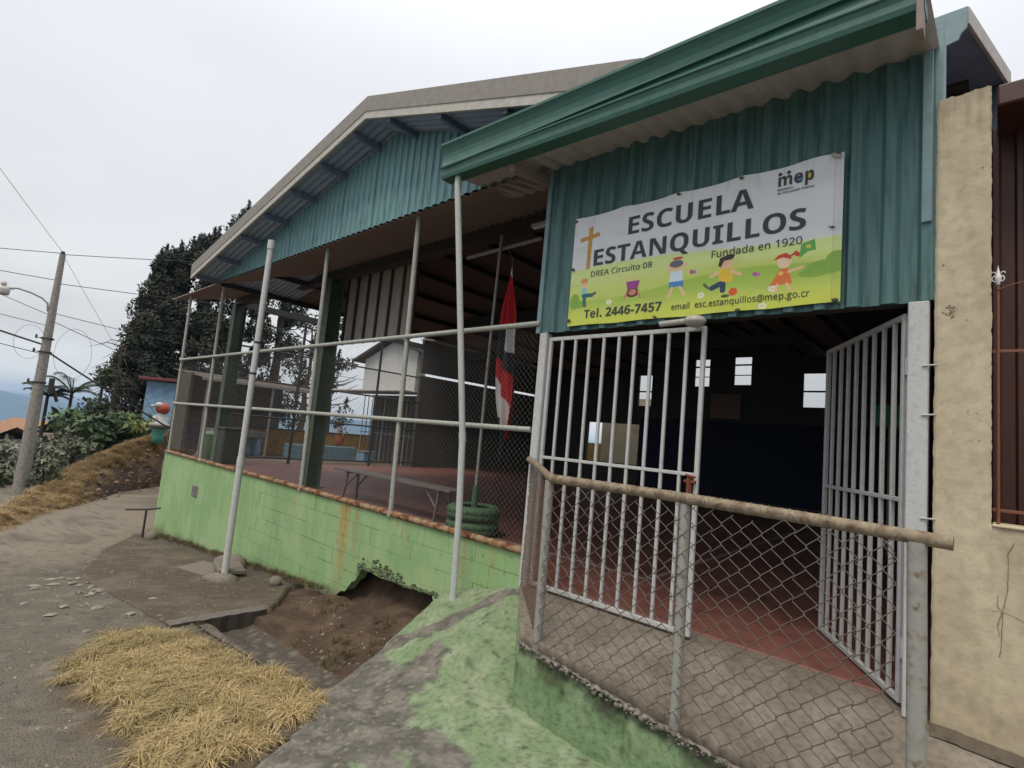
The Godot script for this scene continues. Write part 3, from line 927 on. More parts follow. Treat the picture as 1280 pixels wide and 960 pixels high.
# ------------------------------------------------------------------ tall fence on the wall
func fences() -> void:
	var t := thing("mesh_fence", "tall pale grey pipe and chain link fence standing on the green block wall", "fence", Vector3(-8.6, 0.25, -3.82))
	var o := t.position
	for p in [[-13.9, 3.95], [-11.83, 3.94], [-7.54, 3.95], [-5.3, 3.94]]:
		var g := Geo.new()
		var tilt := 0.02 * rng.randfn()
		g.tube([Vector3(p[0] + 0.05, 0.26, -3.80) - o, Vector3(p[0], 2.0, -3.80) - o, Vector3(p[0] - 0.06 + tilt * 0.3, p[1], -3.80) - o], 0.031, 12)
		g.tube([Vector3(p[0] + 0.05, 0.25, -3.80) - o, Vector3(p[0] + 0.05, 0.29, -3.80) - o], 0.039, 10)
		put(g, "post", M.fence_paint, t)
	for y in [1.37, 2.375]:
		var g := Geo.new()
		g.tube([Vector3(-13.95, y, -3.775) - o, Vector3(-9.0, y + 0.008, -3.772) - o, Vector3(-3.2, y + 0.004, -3.775) - o], 0.027, 10)
		put(g, "rail", M.fence_paint, t)
	var g := Geo.new()
	g.tube([Vector3(-14.05, 0.275, -3.80) - o, Vector3(-8.0, 0.285, -3.80) - o, Vector3(-3.17, 0.275, -3.80) - o], 0.036, 10)
	put(g, "bottom_rail", M.rusty_pipe, t)
	g = Geo.new()
	link_lines(g, Vector3(-13.93, 0.3, -3.80) - o, Vector3.RIGHT, 10.7, 2.08, 0.062, 0.0011)
	stuff(put(g, "chain_link", M.fence_wire, t))
	# fence along the far side of the court
	t = thing("side_fence", "dark mesh fence with thin posts along the far left edge of the court", "fence", Vector3(-14.72, 0, -8.0))
	o = t.position
	for z in [-7.0, -9.6]:
		g = Geo.new()
		g.tube([Vector3(-14.72, 0, z) - o, Vector3(-14.72, 4.0, z) - o], 0.04, 8)
		put(g, "post", M.steel_dark, t)
	for y in [0.14, 1.24, 2.2, 3.05]:
		g = Geo.new()
		g.tube([Vector3(-14.72, y, -5.1) - o, Vector3(-14.72, y, -11.3) - o], 0.024, 8)
		put(g, "rail", M.steel_dark, t)
	g = Geo.new()
	link_lines(g, Vector3(-14.72, 0.14, -5.1) - o, Vector3.FORWARD, 6.2, 2.95, 0.075, 0.0012)
	stuff(put(g, "chain_link", M.fence_wire, t))

# ------------------------------------------------------------------ the hall
const RIDGE_X := -5.87
const RIDGE_Y := 5.135
func roof_y(x: float) -> float:
	return RIDGE_Y - (0.2005 * (RIDGE_X - x) if x < RIDGE_X else 0.314 * (x - RIDGE_X))

func ribbed(g: Geo, o: Vector3, across: Vector3, along: Callable, w: float, pitch: float, depth: float, nrm: Vector3, ridge := 0.5) -> void:
	# trapezoid ribs across a width; along.call(s) gives [start, end] of the sheet at a distance s across
	var pts := PackedFloat32Array()
	var hs := PackedFloat32Array()
	var s := 0.0
	while s < w:
		for q in [[0.0, 0.0], [1.0 - ridge - 0.12, 0.0], [1.0 - ridge, 1.0], [0.88, 1.0]]:
			if s + q[0] * pitch < w:
				pts.append(s + q[0] * pitch); hs.append(q[1] * depth)
		s += pitch
	pts.append(w); hs.append(0.0)
	for k in pts.size() - 1:
		var e0: Array = along.call(pts[k])
		var e1: Array = along.call(pts[k + 1])
		var a := across * pts[k] + nrm * hs[k]
		var b := across * pts[k + 1] + nrm * hs[k + 1]
		g.quad(o + a + e0[0], o + b + e1[0], o + b + e1[1], o + a + e0[1])

func waved(g: Geo, o: Vector3, across: Vector3, along: Vector3, w: float, pitch: float, amp: float, nrm: Vector3) -> void:
	var k := int(ceil(w / pitch * 8.0))
	g.grid(k + 1, 2, func(i, j):
		var s: float = w * i / k
		return o + across * s + along * float(j) + nrm * (amp * sin(TAU * s / pitch)))

func hall() -> void:
	var t := thing("school_hall", "school gymnasium with teal corrugated gable, taupe roof edge and open barred front", "building", Vector3(-8.0, 0, -10.0))
	var o := t.position
	# gable sheets
	var x := -11.95
	while x < -1.0:
		var w := minf(0.82, -0.95 - x)
		var g := Geo.new()
		var x0 := x
		ribbed(g, Vector3(x0, 0, -3.67 + 0.003 * rng.randf()) - o, Vector3.RIGHT, func(s):
			var y1 := roof_y(x0 + s) - 0.02
			return [Vector3.UP * (3.905 if x0 > -99.0 else 0.0), Vector3.UP * maxf(y1, 3.906)], w - 0.004, 0.137, 0.022, Vector3.BACK)
		put(g, "gable_sheet", M.gable_teal, t)
		x += 0.82
	# screws along the lower edge of the gable
	# canopy sheet over the fence
	var g := Geo.new()
	var sl := (Vector3(0, 4.28, -5.1) - Vector3(0, 3.88, -3.655))
	waved(g, Vector3(-14.95, 3.88, -3.655) - o, Vector3.RIGHT, sl, 11.7, 0.137, 0.016, Vector3.UP)
	put(g, "canopy_sheet", M.brown_soffit, t)
	# roof slopes: corrugations run down the slope
	for side in [0, 1]:
		var xa: float = -11.97 if side == 0 else RIDGE_X
		var xb: float = RIDGE_X if side == 0 else -1.95
		var za := -3.21
		var n := 7
		for k in n:
			g = Geo.new()
			var z0 := lerpf(za, -17.6, k / float(n))
			var z1 := lerpf(za, -17.6, (k + 1) / float(n)) - 0.03
			waved(g, Vector3(xa, roof_y(xa) + 0.004 * (k % 2), z0) - o, Vector3.FORWARD, Vector3(xb - xa, roof_y(xb) - roof_y(xa), 0), z0 - z1, 0.1, 0.012, Vector3.UP)
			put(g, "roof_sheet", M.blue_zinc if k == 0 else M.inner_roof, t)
	# purlins
	for px in [-11.8, -10.75, -9.7, -8.8, -7.9, -7.05, -6.2, -5.4, -4.4, -3.4, -2.4]:
		var y: float = roof_y(px) - 0.052
		g = Geo.new()
		g.box(Vector3(px, y, -3.45) - o, Vector3(0.05, 0.07, 0.42))
		put(g, "purlin_end", M.blue_dark, t)
		g = Geo.new()
		var zb: float = -17.5
		g.box(Vector3(px, y - 0.01, (zb - 3.7) * 0.5) - o, Vector3(0.05, 0.10, -3.7 - zb))
		put(g, "purlin", M.steel_dark, t)
	# roof edge boards
	for side in [0, 1]:
		var xa: float = -11.99 if side == 0 else RIDGE_X
		var xb: float = RIDGE_X if side == 0 else -1.95
		for q in [[0.05, 0.25, "fascia_dark", -3.188, "roof_edge"], [-0.045, 0.05, "fascia_light", -3.196, "roof_edge_strip"]]:
			g = Geo.new()
			var ya := roof_y(xa); var yb := roof_y(xb)
			g.prism(PackedVector2Array([Vector2(xa, ya + q[0]), Vector2(xb, yb + q[0]), Vector2(xb, yb + q[1]), Vector2(xa, ya + q[1])]), Vector3(0, 0, q[3]) - o, Vector3.RIGHT, Vector3.UP, Vector3(0, 0, -0.03))
			put(g, q[4], M[q[2]], t)
	g = Geo.new()
	g.box(Vector3(-11.99, roof_y(-11.99) + 0.1, -10.4) - o, Vector3(0.04, 0.22, 14.2), 0.004)
	put(g, "eave_board", M.fascia_dark, t)
	# steel frames across the hall
	for z in [-5.1, -9.2, -13.3]:
		g = Geo.new()
		g.box(Vector3(-9.0, 4.17, z) - o, Vector3(11.4, 0.20, 0.10))
		g.box(Vector3(-9.0, 4.275, z) - o, Vector3(11.4, 0.012, 0.18))
		g.box(Vector3(-9.0, 4.065, z) - o, Vector3(11.4, 0.012, 0.18))
		put(g, "girder", M.steel_dark, t)
	for p in [Vector3(-9.72, 0, -5.1), Vector3(-14.55, 0, -5.1)]:
		g = Geo.new()
		g.box(p + Vector3(0, 2.03, 0) - o, Vector3(0.012, 4.06, 0.26), 0.0)
		g.box(p + Vector3(-0.0, 2.03, 0.135) - o, Vector3(0.24, 4.06, 0.014), 0.003)
		g.box(p + Vector3(-0.0, 2.03, -0.135) - o, Vector3(0.24, 4.06, 0.014), 0.003)
		g.box(p + Vector3(-0.115, 2.03, 0) - o, Vector3(0.010, 4.06, 0.25))
		g.box(p + Vector3(0, 0.012, 0) - o, Vector3(0.36, 0.024, 0.4), 0.004)
		put(g, "column", M.steel_green, t)
	g = Geo.new()
	g.box(Vector3(-14.72, 4.13, -8.2) - o, Vector3(0.12, 0.16, 6.3))
	put(g, "eave_beam", M.steel_dark, t)
	# far left wall, solid at the back, with a slot of light under its top boards
	g = Geo.new()
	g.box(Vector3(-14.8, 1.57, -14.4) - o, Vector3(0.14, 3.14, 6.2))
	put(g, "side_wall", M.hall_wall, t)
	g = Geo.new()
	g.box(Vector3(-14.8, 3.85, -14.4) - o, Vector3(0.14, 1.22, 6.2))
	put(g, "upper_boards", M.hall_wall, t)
	g = Geo.new()
	waved(g, Vector3(-14.95, 4.40, -11.2) - o, Vector3.FORWARD, Vector3(3.2, -0.3, 0), 6.4, 0.12, 0.014, Vector3.UP)
	put(g, "lean_to_sheet", M.brown_soffit, t)
	# back wall with its openings
	var holes := [Rect2(-9.84, 2.86, 0.58, 1.17), Rect2(-7.74, 3.58, 0.57, 0.97), Rect2(-6.41, 3.63, 0.59, 0.96), Rect2(-4.36, 2.96, 0.68, 1.07), Rect2(-11.95, 0.72, 2.25, 1.48)]
	g = Geo.new()
	var xs := [-14.8, -0.2]
	var ys := [0.0, 5.3]
	for hh in holes:
		xs.append(hh.position.x); xs.append(hh.end.x); ys.append(hh.position.y); ys.append(hh.end.y)
	xs.sort(); ys.sort()
	for i in xs.size() - 1:
		for j in ys.size() - 1:
			var c := Vector2((xs[i] + xs[i + 1]) * 0.5, (ys[j] + ys[j + 1]) * 0.5)
			var inside := false
			for hh in holes:
				if hh.has_point(c): inside = true
			if not inside and xs[i + 1] - xs[i] > 0.001 and ys[j + 1] - ys[j] > 0.001:
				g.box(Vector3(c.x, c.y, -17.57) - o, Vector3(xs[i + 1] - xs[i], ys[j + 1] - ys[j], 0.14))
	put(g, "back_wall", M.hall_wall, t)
	for k in 4:
		var hh: Rect2 = holes[k]
		g = Geo.new()
		var cx := hh.get_center().x
		for e in [hh.position.x + 0.015, hh.end.x - 0.015]: g.box(Vector3(e, hh.get_center().y, -17.52) - o, Vector3(0.03, hh.size.y, 0.05))
		var bars := [hh.position.y + 0.015, hh.end.y - 0.015]
		bars.append(hh.position.y + hh.size.y * (0.47 if k == 0 or k == 3 else 0.71))
		if k == 1 or k == 2: bars.append(hh.position.y + hh.size.y * 0.36)
		for b in bars: g.box(Vector3(cx, b, -17.515) - o, Vector3(hh.size.x, 0.05 if b == bars[2] else 0.026, 0.04))
		var wn := put(g, "window", M.window_frame, t)
		g = Geo.new()
		g.box(Vector3(cx, hh.get_center().y, -17.56) - o, Vector3(hh.size.x - 0.04, hh.size.y - 0.04, 0.004))
		put(g, "pane", M.pane, wn)
	# dado, notice board and the wall beyond the wide opening
	g = Geo.new()
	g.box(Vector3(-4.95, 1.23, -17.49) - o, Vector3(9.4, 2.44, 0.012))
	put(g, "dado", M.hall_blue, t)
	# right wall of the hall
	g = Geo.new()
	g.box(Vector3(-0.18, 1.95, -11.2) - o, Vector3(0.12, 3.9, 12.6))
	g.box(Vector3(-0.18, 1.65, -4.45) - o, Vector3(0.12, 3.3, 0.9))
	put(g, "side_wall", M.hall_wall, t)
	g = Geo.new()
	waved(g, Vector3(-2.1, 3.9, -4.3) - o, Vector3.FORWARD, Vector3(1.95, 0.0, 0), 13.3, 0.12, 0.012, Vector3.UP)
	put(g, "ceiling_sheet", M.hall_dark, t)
	# strip light and crossing pipe under the roof
	var lamp := thing("strip_light", "unlit white strip light under the canopy near the flag", "light fitting", Vector3(-4.3, 4.0, -5.0))
	g = Geo.new()
	g.box(Vector3(0, 0.06, 0), Vector3(0.44, 0.04, 0.07), 0.008)
	put(g, "housing", M.lamp_shell, lamp)
	for s in [-0.025, 0.025]:
		g = Geo.new()
		g.tube([Vector3(-0.2, 0.025, s * 0.7), Vector3(0.2, 0.025, s * 0.7)], 0.011, 8)
		put(g, "tube", M.white_paint, lamp)
	g = Geo.new()
	g.tube([Vector3(-5.75, 3.84, -5.02), Vector3(-4.35, 3.87, -5.02)], 0.028, 8)
	tag(put(g, "cross_pipe", M.galvanised), "short grey pipe fixed level at the top of the flagpole", "pipe")

# ------------------------------------------------------------------ entrance porch
func porch() -> void:
	var t := thing("entrance_porch", "teal corrugated entrance porch with deep green gutter and zinc roof above the gates", "porch", Vector3(-1.75, 0, -3.8))
	var o := t.position
	# cladding sheets above the gates
	var x := -3.2
	var k := 0
	while x < -0.3:
		var w := minf(0.735, -0.27 - x)
		var g := Geo.new()
		ribbed(g, Vector3(x, 0, -3.80) - o, Vector3.RIGHT, func(_s): return [Vector3.UP * 2.285, Vector3.UP * 3.97], w, 0.1837, 0.032, Vector3.BACK, 0.42)
		g.quad(Vector3(x, 2.285, -3.803) - o, Vector3(x, 3.97, -3.803) - o, Vector3(x + w, 3.97, -3.803) - o, Vector3(x + w, 2.285, -3.803) - o)
		put(g, "cladding_sheet", M.teal, t)
		x += 0.735
		k += 1
	var sg := Geo.new()
	sg.col = Color(0.05, 0.06, 0.06)
	for q in 15:
		for yy in [2.34, 3.15, 3.82]:
			sg.blob(Vector3(-3.13 + 0.1837 * q + 0.02, yy + 0.006 * rng.randfn(), -3.797) - o, Vector3(0.007, 0.007, 0.005), nz, 0.1, 6, 4)
	stuff(put(sg, "screws", M.plain, t))
	# folded corners at both ends
	for s in [[-3.225, 0.05], [-0.265, 0.045]]:
		var g := Geo.new()
		g.box(Vector3(s[0], 3.13, -3.86) - o, Vector3(s[1], 1.69, 0.17), 0.004)
		put(g, "corner_trim", M.teal_trim, t)
	var g := Geo.new()
	g.box(Vector3(-1.74, 2.36, -3.88) - o, Vector3(2.9, 0.14, 0.1), 0.004)
	put(g, "header", M.steel_dark, t)
	g = Geo.new()
	g.box(Vector3(-1.74, 3.1, -3.95) - o, Vector3(2.9, 1.6, 0.02))
	put(g, "lining", M.steel_dark, t)
	# posts either side of the gates
	for s in [[-3.135, 0.085], [-0.345, 0.10]]:
		g = Geo.new()
		g.box(Vector3(s[0], 1.13, -3.80) - o, Vector3(s[1], 2.30, 0.09), 0.006)
		if s[0] > -1.0:
			for y in [1.05, 1.62, 1.9]:
				g.tube([Vector3(s[0] + 0.02, y, -3.75) - o, Vector3(s[0] + 0.085, y + 0.004, -3.745) - o], 0.005, 6)
		put(g, "gate_post", M.gate_paint, t)
	# roof sheet and rafters
	for q in 4:
		g = Geo.new()
		var xa := lerpf(-4.1, -0.28, q / 4.0)
		waved(g, Vector3(xa, 3.85 + 0.004 * (q % 2) - 0.028 * (xa + 4.1), -3.17) - o, Vector3(1.0, -0.028, 0.0), Vector3(0, 0.15, -1.0), 0.97, 0.16, 0.015, Vector3.UP)
		put(g, "roof_sheet", M.zinc, t)
	for rx in [-3.28]:
		g = Geo.new()
		g.bar(Vector3(rx, 3.735, -3.28) - o, Vector3(rx, 3.835, -3.95) - o, 0.05, 0.09)
		put(g, "rafter", M.brown_soffit, t)
	g = Geo.new()
	g.box(Vector3(-0.30, 3.63, -3.17) - o, Vector3(0.03, 0.20, 0.10), 0.003)
	put(g, "end_board", M.brown_soffit, t)
	# gutter: a moulded profile swept along the eave, falling a little to the right
	g = Geo.new()
	var prof := [Vector2(0.0, 0.345), Vector2(0.014, 0.345), Vector2(0.014, 0.322), Vector2(0.004, 0.312), Vector2(-0.012, 0.285), Vector2(-0.028, 0.245), Vector2(-0.034, 0.20), Vector2(-0.030, 0.155), Vector2(-0.018, 0.125), Vector2(-0.008, 0.118), Vector2(-0.008, 0.106), Vector2(-0.022, 0.098), Vector2(-0.03, 0.07), Vector2(-0.03, 0.03), Vector2(-0.04, 0.0), Vector2(-0.17, 0.0), Vector2(-0.17, 0.30)]
	var A := Vector3(-4.12, 3.785, -3.105) - o
	var B := Vector3(-0.285, 3.665, -3.105) - o
	for i in prof.size() - 1:
		var p: Vector2 = prof[i]
		var q: Vector2 = prof[i + 1]
		g.quad(A + Vector3(0, q.y, q.x), B + Vector3(0, q.y, q.x), B + Vector3(0, p.y, p.x), A + Vector3(0, p.y, p.x))
	var cap := PackedVector2Array()
	for p in prof: cap.append(p)
	g.prism(cap, A, Vector3.BACK, Vector3.UP, Vector3(-0.004, 0, 0))
	g.prism(cap, B, Vector3.BACK, Vector3.UP, Vector3(0.004, 0, 0))
	var ln: Vector3 = A.lerp(B, 0.5)
	g.box(ln + Vector3(0, 0.15, -0.085), Vector3(3.75, 0.004, 0.16))
	put(g, "gutter", M.gutter, t)
	# downpipe
	g = Geo.new()
	g.tube([Vector3(-3.93, 3.80, -3.20) - o, Vector3(-3.93, 3.70, -3.20) - o, Vector3(-3.88, 2.2, -3.40) - o, Vector3(-3.85, 1.22, -3.53) - o], 0.031, 14)
	g.tube([Vector3(-3.852, 1.29, -3.521) - o, Vector3(-3.85, 1.20, -3.533) - o], 0.036, 14)
	g.tube([Vector3(-3.85, 1.21, -3.53) - o, Vector3(-3.84, 0.5, -3.575) - o, Vector3(-3.835, -0.36, -3.60) - o], 0.033, 14)
	put(g, "downpipe", M.pvc, t)
	g = Geo.new()
	g.box(Vector3(-0.315, 3.3, -3.765) - o, Vector3(0.05, 1.1, 0.03), 0.004)
	put(g, "trim_strip", M.teal_trim, t)
	# lamp under the sign
	var l := thing("porch_lamp", "pale unlit lamp fixed under the banner above the left gate", "light fitting", Vector3(-1.68, 2.26, -3.72))
	g = Geo.new()
	g.tube([Vector3(-0.26, 0.0, 0), Vector3(-0.05, 0.005, 0.01)], 0.022, 10)
	put(g, "arm", M.lamp_shell, l)
	g = Geo.new()
	g.lathe(Vector3(0.03, -0.05, 0.03), [Vector2(0.0, 0.0), Vector2(0.05, 0.006), Vector2(0.075, 0.03), Vector2(0.08, 0.05), Vector2(0.06, 0.075), Vector2(0.0, 0.085)], 18)
	put(g, "shade", M.lamp_shell, l)

# ------------------------------------------------------------------ gates
func gate_leaf(t: Node3D, w: float, bars: int, h: float, mid: float) -> void:
	var s := 0.032
	for x in [s * 0.5, w - s * 0.5]:
		var g := Geo.new()
		g.box(Vector3(x, h * 0.5, 0), Vector3(s, h, s), 0.004)
		put(g, "stile", M.gate_paint, t)
	for q in [[s * 0.5, 0.034], [mid, 0.026], [h - s * 0.5, 0.034]]:
		var g := Geo.new()
		g.box(Vector3(w * 0.5, q[0], 0.0), Vector3(w - 2.0 * s, q[1], 0.028), 0.003)
		put(g, "rail", M.gate_paint, t)
	for k in bars:
		var x := w * (k + 1.0) / (bars + 1.0)
		for seg in [[s, mid - 0.013], [mid + 0.013, h - s]]:
			var g := Geo.new()
			g.box(Vector3(x, (seg[0] + seg[1]) * 0.5, 0.0), Vector3(0.024, seg[1] - seg[0], 0.024), 0.003)
			put(g, "bar", M.gate_paint, t)

func gates() -> void:
	var t := thing("gate", "closed left leaf of the grey barred entrance gate with a rusty bolt", "gate", Vector3(-3.083, 0.012, -3.80))
	gate_leaf(t, 1.48, 9, 2.225, 1.125)
	var g := Geo.new()
	g.box(Vector3(1.425, 1.02, 0.03), Vector3(0.034, 0.19, 0.03), 0.004)
	g.box(Vector3(1.43, 1.075, 0.032), Vector3(0.085, 0.02, 0.03), 0.003)
	g.tube([Vector3(1.40, 1.12, 0.045), Vector3(1.475, 1.11, 0.05)], 0.009, 6)
	g.tube([Vector3(1.425, 0.93, 0.05), Vector3(1.425, 1.10, 0.05)], 0.010, 6)
	put(g, "bolt", M.rust, t)
	t = thing("gate", "open right leaf of the grey barred entrance gate swung into the hall", "gate", Vector3(-0.41, 0.012, -3.86))
	gate_leaf(t, 1.25, 8, 2.225, 1.12)
	t.rotation.y = atan2(1.07, -0.63)
	for y in [0.3, 1.9]:
		g = Geo.new()
		g.tube([Vector3(-0.015, y - 0.05, 0), Vector3(-0.015, y + 0.05, 0)], 0.014, 8)
		put(g, "hinge", M.gate_paint, t)

# ------------------------------------------------------------------ banner
class Pic:
	var im: Image
	var w: int
	var h: int
	var sx: float
	func _init(ww: int, hh: int, wide: float) -> void:
		w = ww; h = hh; sx = ww / wide
		im = Image.create(ww, hh, false, Image.FORMAT_RGB8)
	func shape(x0: float, y0: float, x1: float, y1: float, col: Color, test: Callable) -> void:   # metres from the lower left corner
		for py in range(maxi(0, int(h - y1 * sx)), mini(h, int(h - y0 * sx) + 1)):
			for px in range(maxi(0, int(x0 * sx)), mini(w, int(x1 * sx) + 1)):
				var a: float = test.call((px + 0.5) / sx, (h - py - 0.5) / sx)
				if a > 0.0: im.set_pixel(px, py, im.get_pixel(px, py).lerp(col, minf(a, 1.0)))
	func oval(cx: float, cy: float, rx: float, ry: float, col: Color, ang := 0.0) -> void:
		var r := maxf(rx, ry)
		var ca := cos(ang); var sa := sin(ang)
		shape(cx - r, cy - r, cx + r, cy + r, col, func(x, y):
			var dx: float = (x - cx) * ca + (y - cy) * sa
			var dy: float = -(x - cx) * sa + (y - cy) * ca
			return (1.0 - sqrt(dx * dx / (rx * rx) + dy * dy / (ry * ry))) * minf(rx, ry) * sx + 0.5)
	func stroke(ax: float, ay: float, bx: float, by: float, r: float, col: Color) -> void:
		var a := Vector2(ax, ay); var b := Vector2(bx, by)
		shape(minf(ax, bx) - r, minf(ay, by) - r, maxf(ax, bx) + r, maxf(ay, by) + r, col, func(x, y):
			var p := Vector2(x, y)
			var t := clampf((p - a).dot(b - a) / (b - a).length_squared(), 0.0, 1.0)
			return (r - p.distance_to(a.lerp(b, t))) * sx + 0.5)
	func poly(pts: PackedVector2Array, col: Color) -> void:
		var lo := pts[0]; var hi := pts[0]
		for p in pts: lo = lo.min(p); hi = hi.max(p)
		shape(lo.x, lo.y, hi.x, hi.y, col, func(x, y): return 1.0 if Geometry2D.is_point_in_polygon(Vector2(x, y), pts) else 0.0)

func banner_print() -> ImageTexture:
	var p := Pic.new(1280, 616, 2.125)
	var white := Color(0.92, 0.925, 0.93)
	for py in p.h:
		var y := (p.h - py - 0.5) / p.sx
		for px in p.w:
			var x := (px + 0.5) / p.sx
			var hill := 0.50 + 0.03 * sin(x * 2.3 + 0.4) - 0.025 * smoothstep(1.2, 2.1, x)
			var hill2 := 0.27 + 0.05 * sin(x * 2.6 + 3.9)
			var k := white.lerp(Color(0.87, 0.89, 0.91), smoothstep(0.75, 0.5, y) * 0.5)
			k = k.lerp(Color(0.86, 0.92, 0.60), smoothstep(hill + 0.02, hill - 0.015, y))
			k = k.lerp(Color(0.79, 0.85, 0.43), smoothstep(hill - 0.05, hill2, y))
			k = k.lerp(Color(0.65, 0.78, 0.30), smoothstep(hill2 + 0.01, hill2 - 0.01, y) * smoothstep(0.05, 0.3, y))
			k = k.lerp(Color(0.82, 0.86, 0.34), smoothstep(0.20, 0.04, y))
			p.im.set_pixel(px, py, k)
	for b in [[2.04, 0.25, 0.12, 0.05], [2.1, 0.30, 0.06, 0.05], [1.97, 0.22, 0.09, 0.03], [0.06, 0.23, 0.05, 0.07], [0.1, 0.2, 0.09, 0.035]]:
		p.oval(b[0], b[1], b[2], b[3], Color(0.53, 0.70, 0.27))
	for b in [[0.42, 0.19], [1.22, 0.155], [1.72, 0.145], [1.66, 0.03]]:
		for k in 5: p.oval(b[0] + 0.016 * cos(k * 1.256), b[1] + 0.014 * sin(k * 1.256), 0.014, 0.011, Color(0.93, 0.94, 0.86))
		p.oval(b[0], b[1], 0.009, 0.008, Color(0.95, 0.85, 0.35))
	# gold cross
	p.poly(PackedVector2Array([Vector2(0.155, 0.515), Vector2(0.195, 0.515), Vector2(0.202, 0.79), Vector2(0.278, 0.80), Vector2(0.276, 0.84), Vector2(0.203, 0.83), Vector2(0.204, 0.905), Vector2(0.158, 0.90), Vector2(0.158, 0.824), Vector2(0.07, 0.815), Vector2(0.072, 0.775), Vector2(0.156, 0.785)]), Color(0.80, 0.60, 0.25))
	var skin := Color(0.95, 0.78, 0.62)
	# a child sitting at the left
	p.oval(0.155, 0.385, 0.036, 0.036, skin); p.oval(0.15, 0.41, 0.04, 0.022, Color(0.88, 0.62, 0.32))
	p.poly(PackedVector2Array([Vector2(0.13, 0.345), Vector2(0.18, 0.345), Vector2(0.19, 0.28), Vector2(0.125, 0.28)]), Color(0.62, 0.80, 0.80))
	p.stroke(0.15, 0.275, 0.24, 0.272, 0.018, Color(0.18, 0.42, 0.44)); p.stroke(0.16, 0.27, 0.165, 0.20, 0.018, Color(0.18, 0.42, 0.44)); p.oval(0.265, 0.285, 0.016, 0.014, Color(0.55, 0.25, 0.25)); p.oval(0.17, 0.18, 0.02, 0.012, Color(0.55, 0.35, 0.25))
	# one upside down
	p.stroke(0.60, 0.34, 0.585, 0.385, 0.009, skin); p.stroke(0.66, 0.34, 0.675, 0.385, 0.009, skin)
	p.poly(PackedVector2Array([Vector2(0.575, 0.345), Vector2(0.70, 0.345), Vector2(0.685, 0.275), Vector2(0.59, 0.275)]), Color(0.62, 0.27, 0.58))
	p.oval(0.638, 0.245, 0.06, 0.038, Color(0.38, 0.20, 0.18)); p.oval(0.638, 0.25, 0.034, 0.026, Color(0.80, 0.55, 0.42)); p.stroke(0.585, 0.25, 0.565, 0.20, 0.009, Color(0.80, 0.55, 0.42)); p.stroke(0.69, 0.25, 0.71, 0.20, 0.009, Color(0.80, 0.55, 0.42))
	# one with a white cap and arms raised
	p.stroke(0.97, 0.35, 0.945, 0.43, 0.012, skin); p.stroke(1.06, 0.35, 1.085, 0.42, 0.012, skin)
	p.oval(1.01, 0.415, 0.045, 0.045, skin); p.oval(1.01, 0.432, 0.056, 0.03, Color(0.40, 0.40, 0.45)); p.stroke(0.99, 0.475, 1.05, 0.475, 0.01, Color(0.85, 0.25, 0.25))
	p.poly(PackedVector2Array([Vector2(0.965, 0.375), Vector2(1.06, 0.375), Vector2(1.07, 0.29), Vector2(0.96, 0.29)]), Color(0.84, 0.92, 0.95))
	p.poly(PackedVector2Array([Vector2(0.955, 0.29), Vector2(1.075, 0.29), Vector2(1.075, 0.235), Vector2(1.02, 0.25), Vector2(0.965, 0.235)]), Color(0.30, 0.55, 0.78))
	p.stroke(0.985, 0.24, 0.965, 0.175, 0.011, skin); p.stroke(1.05, 0.24, 1.085, 0.18, 0.011, skin)
	# one running in yellow
	p.oval(1.40, 0.375, 0.048, 0.044, skin); p.poly(PackedVector2Array([Vector2(1.34, 0.36), Vector2(1.35, 0.42), Vector2(1.42, 0.44), Vector2(1.46, 0.425), Vector2(1.44, 0.40), Vector2(1.38, 0.395), Vector2(1.36, 0.35)]), Color(0.22, 0.13, 0.10))
	p.poly(PackedVector2Array([Vector2(1.34, 0.335), Vector2(1.45, 0.335), Vector2(1.45, 0.23), Vector2(1.35, 0.235)]), Color(0.93, 0.78, 0.25))
	p.stroke(1.44, 0.31, 1.50, 0.28, 0.012, skin); p.stroke(1.34, 0.31, 1.29, 0.29, 0.012, skin)
	p.stroke(1.36, 0.225, 1.30, 0.20, 0.02, Color(0.16, 0.27, 0.38)); p.stroke(1.38, 0.22, 1.38, 0.175, 0.02, Color(0.16, 0.27, 0.38)); p.stroke(1.27, 0.205, 1.24, 0.235, 0.01, Color(0.35, 0.4, 0.3)); p.oval(1.40, 0.13, 0.03, 0.012, Color(0.3, 0.35, 0.2)); p.oval(1.455, 0.155, 0.031, 0.029, Color(0.88, 0.36, 0.16))
	# a girl with red hair in an orange dress
	p.poly(PackedVector2Array([Vector2(1.80, 0.34), Vector2(1.86, 0.39), Vector2(1.90, 0.355), Vector2(1.87, 0.345), Vector2(1.85, 0.36)]), Color(0.80, 0.24, 0.18))
	p.oval(1.79, 0.32, 0.046, 0.042, Color(0.97, 0.84, 0.72)); p.poly(PackedVector2Array([Vector2(1.72, 0.34), Vector2(1.75, 0.375), Vector2(1.80, 0.385), Vector2(1.835, 0.355), Vector2(1.83, 0.335), Vector2(1.78, 0.355)]), Color(0.82, 0.25, 0.18))
	p.poly(PackedVector2Array([Vector2(1.765, 0.275), Vector2(1.815, 0.275), Vector2(1.845, 0.165), Vector2(1.70, 0.165)]), Color(0.90, 0.48, 0.22)); p.oval(1.77, 0.245, 0.016, 0.014, Color(0.95, 0.80, 0.40))
	p.stroke(1.75, 0.165, 1.74, 0.12, 0.010, skin); p.stroke(1.81, 0.165, 1.83, 0.125, 0.010, skin); p.stroke(1.82, 0.25, 1.90, 0.27, 0.010, skin)
	# kite
	p.poly(PackedVector2Array([Vector2(1.89, 0.43), Vector2(1.97, 0.45), Vector2(1.98, 0.375), Vector2(1.93, 0.37), Vector2(1.88, 0.33)]), Color(0.38, 0.68, 0.32)); p.oval(1.935, 0.405, 0.016, 0.014, Color(0.85, 0.82, 0.3))
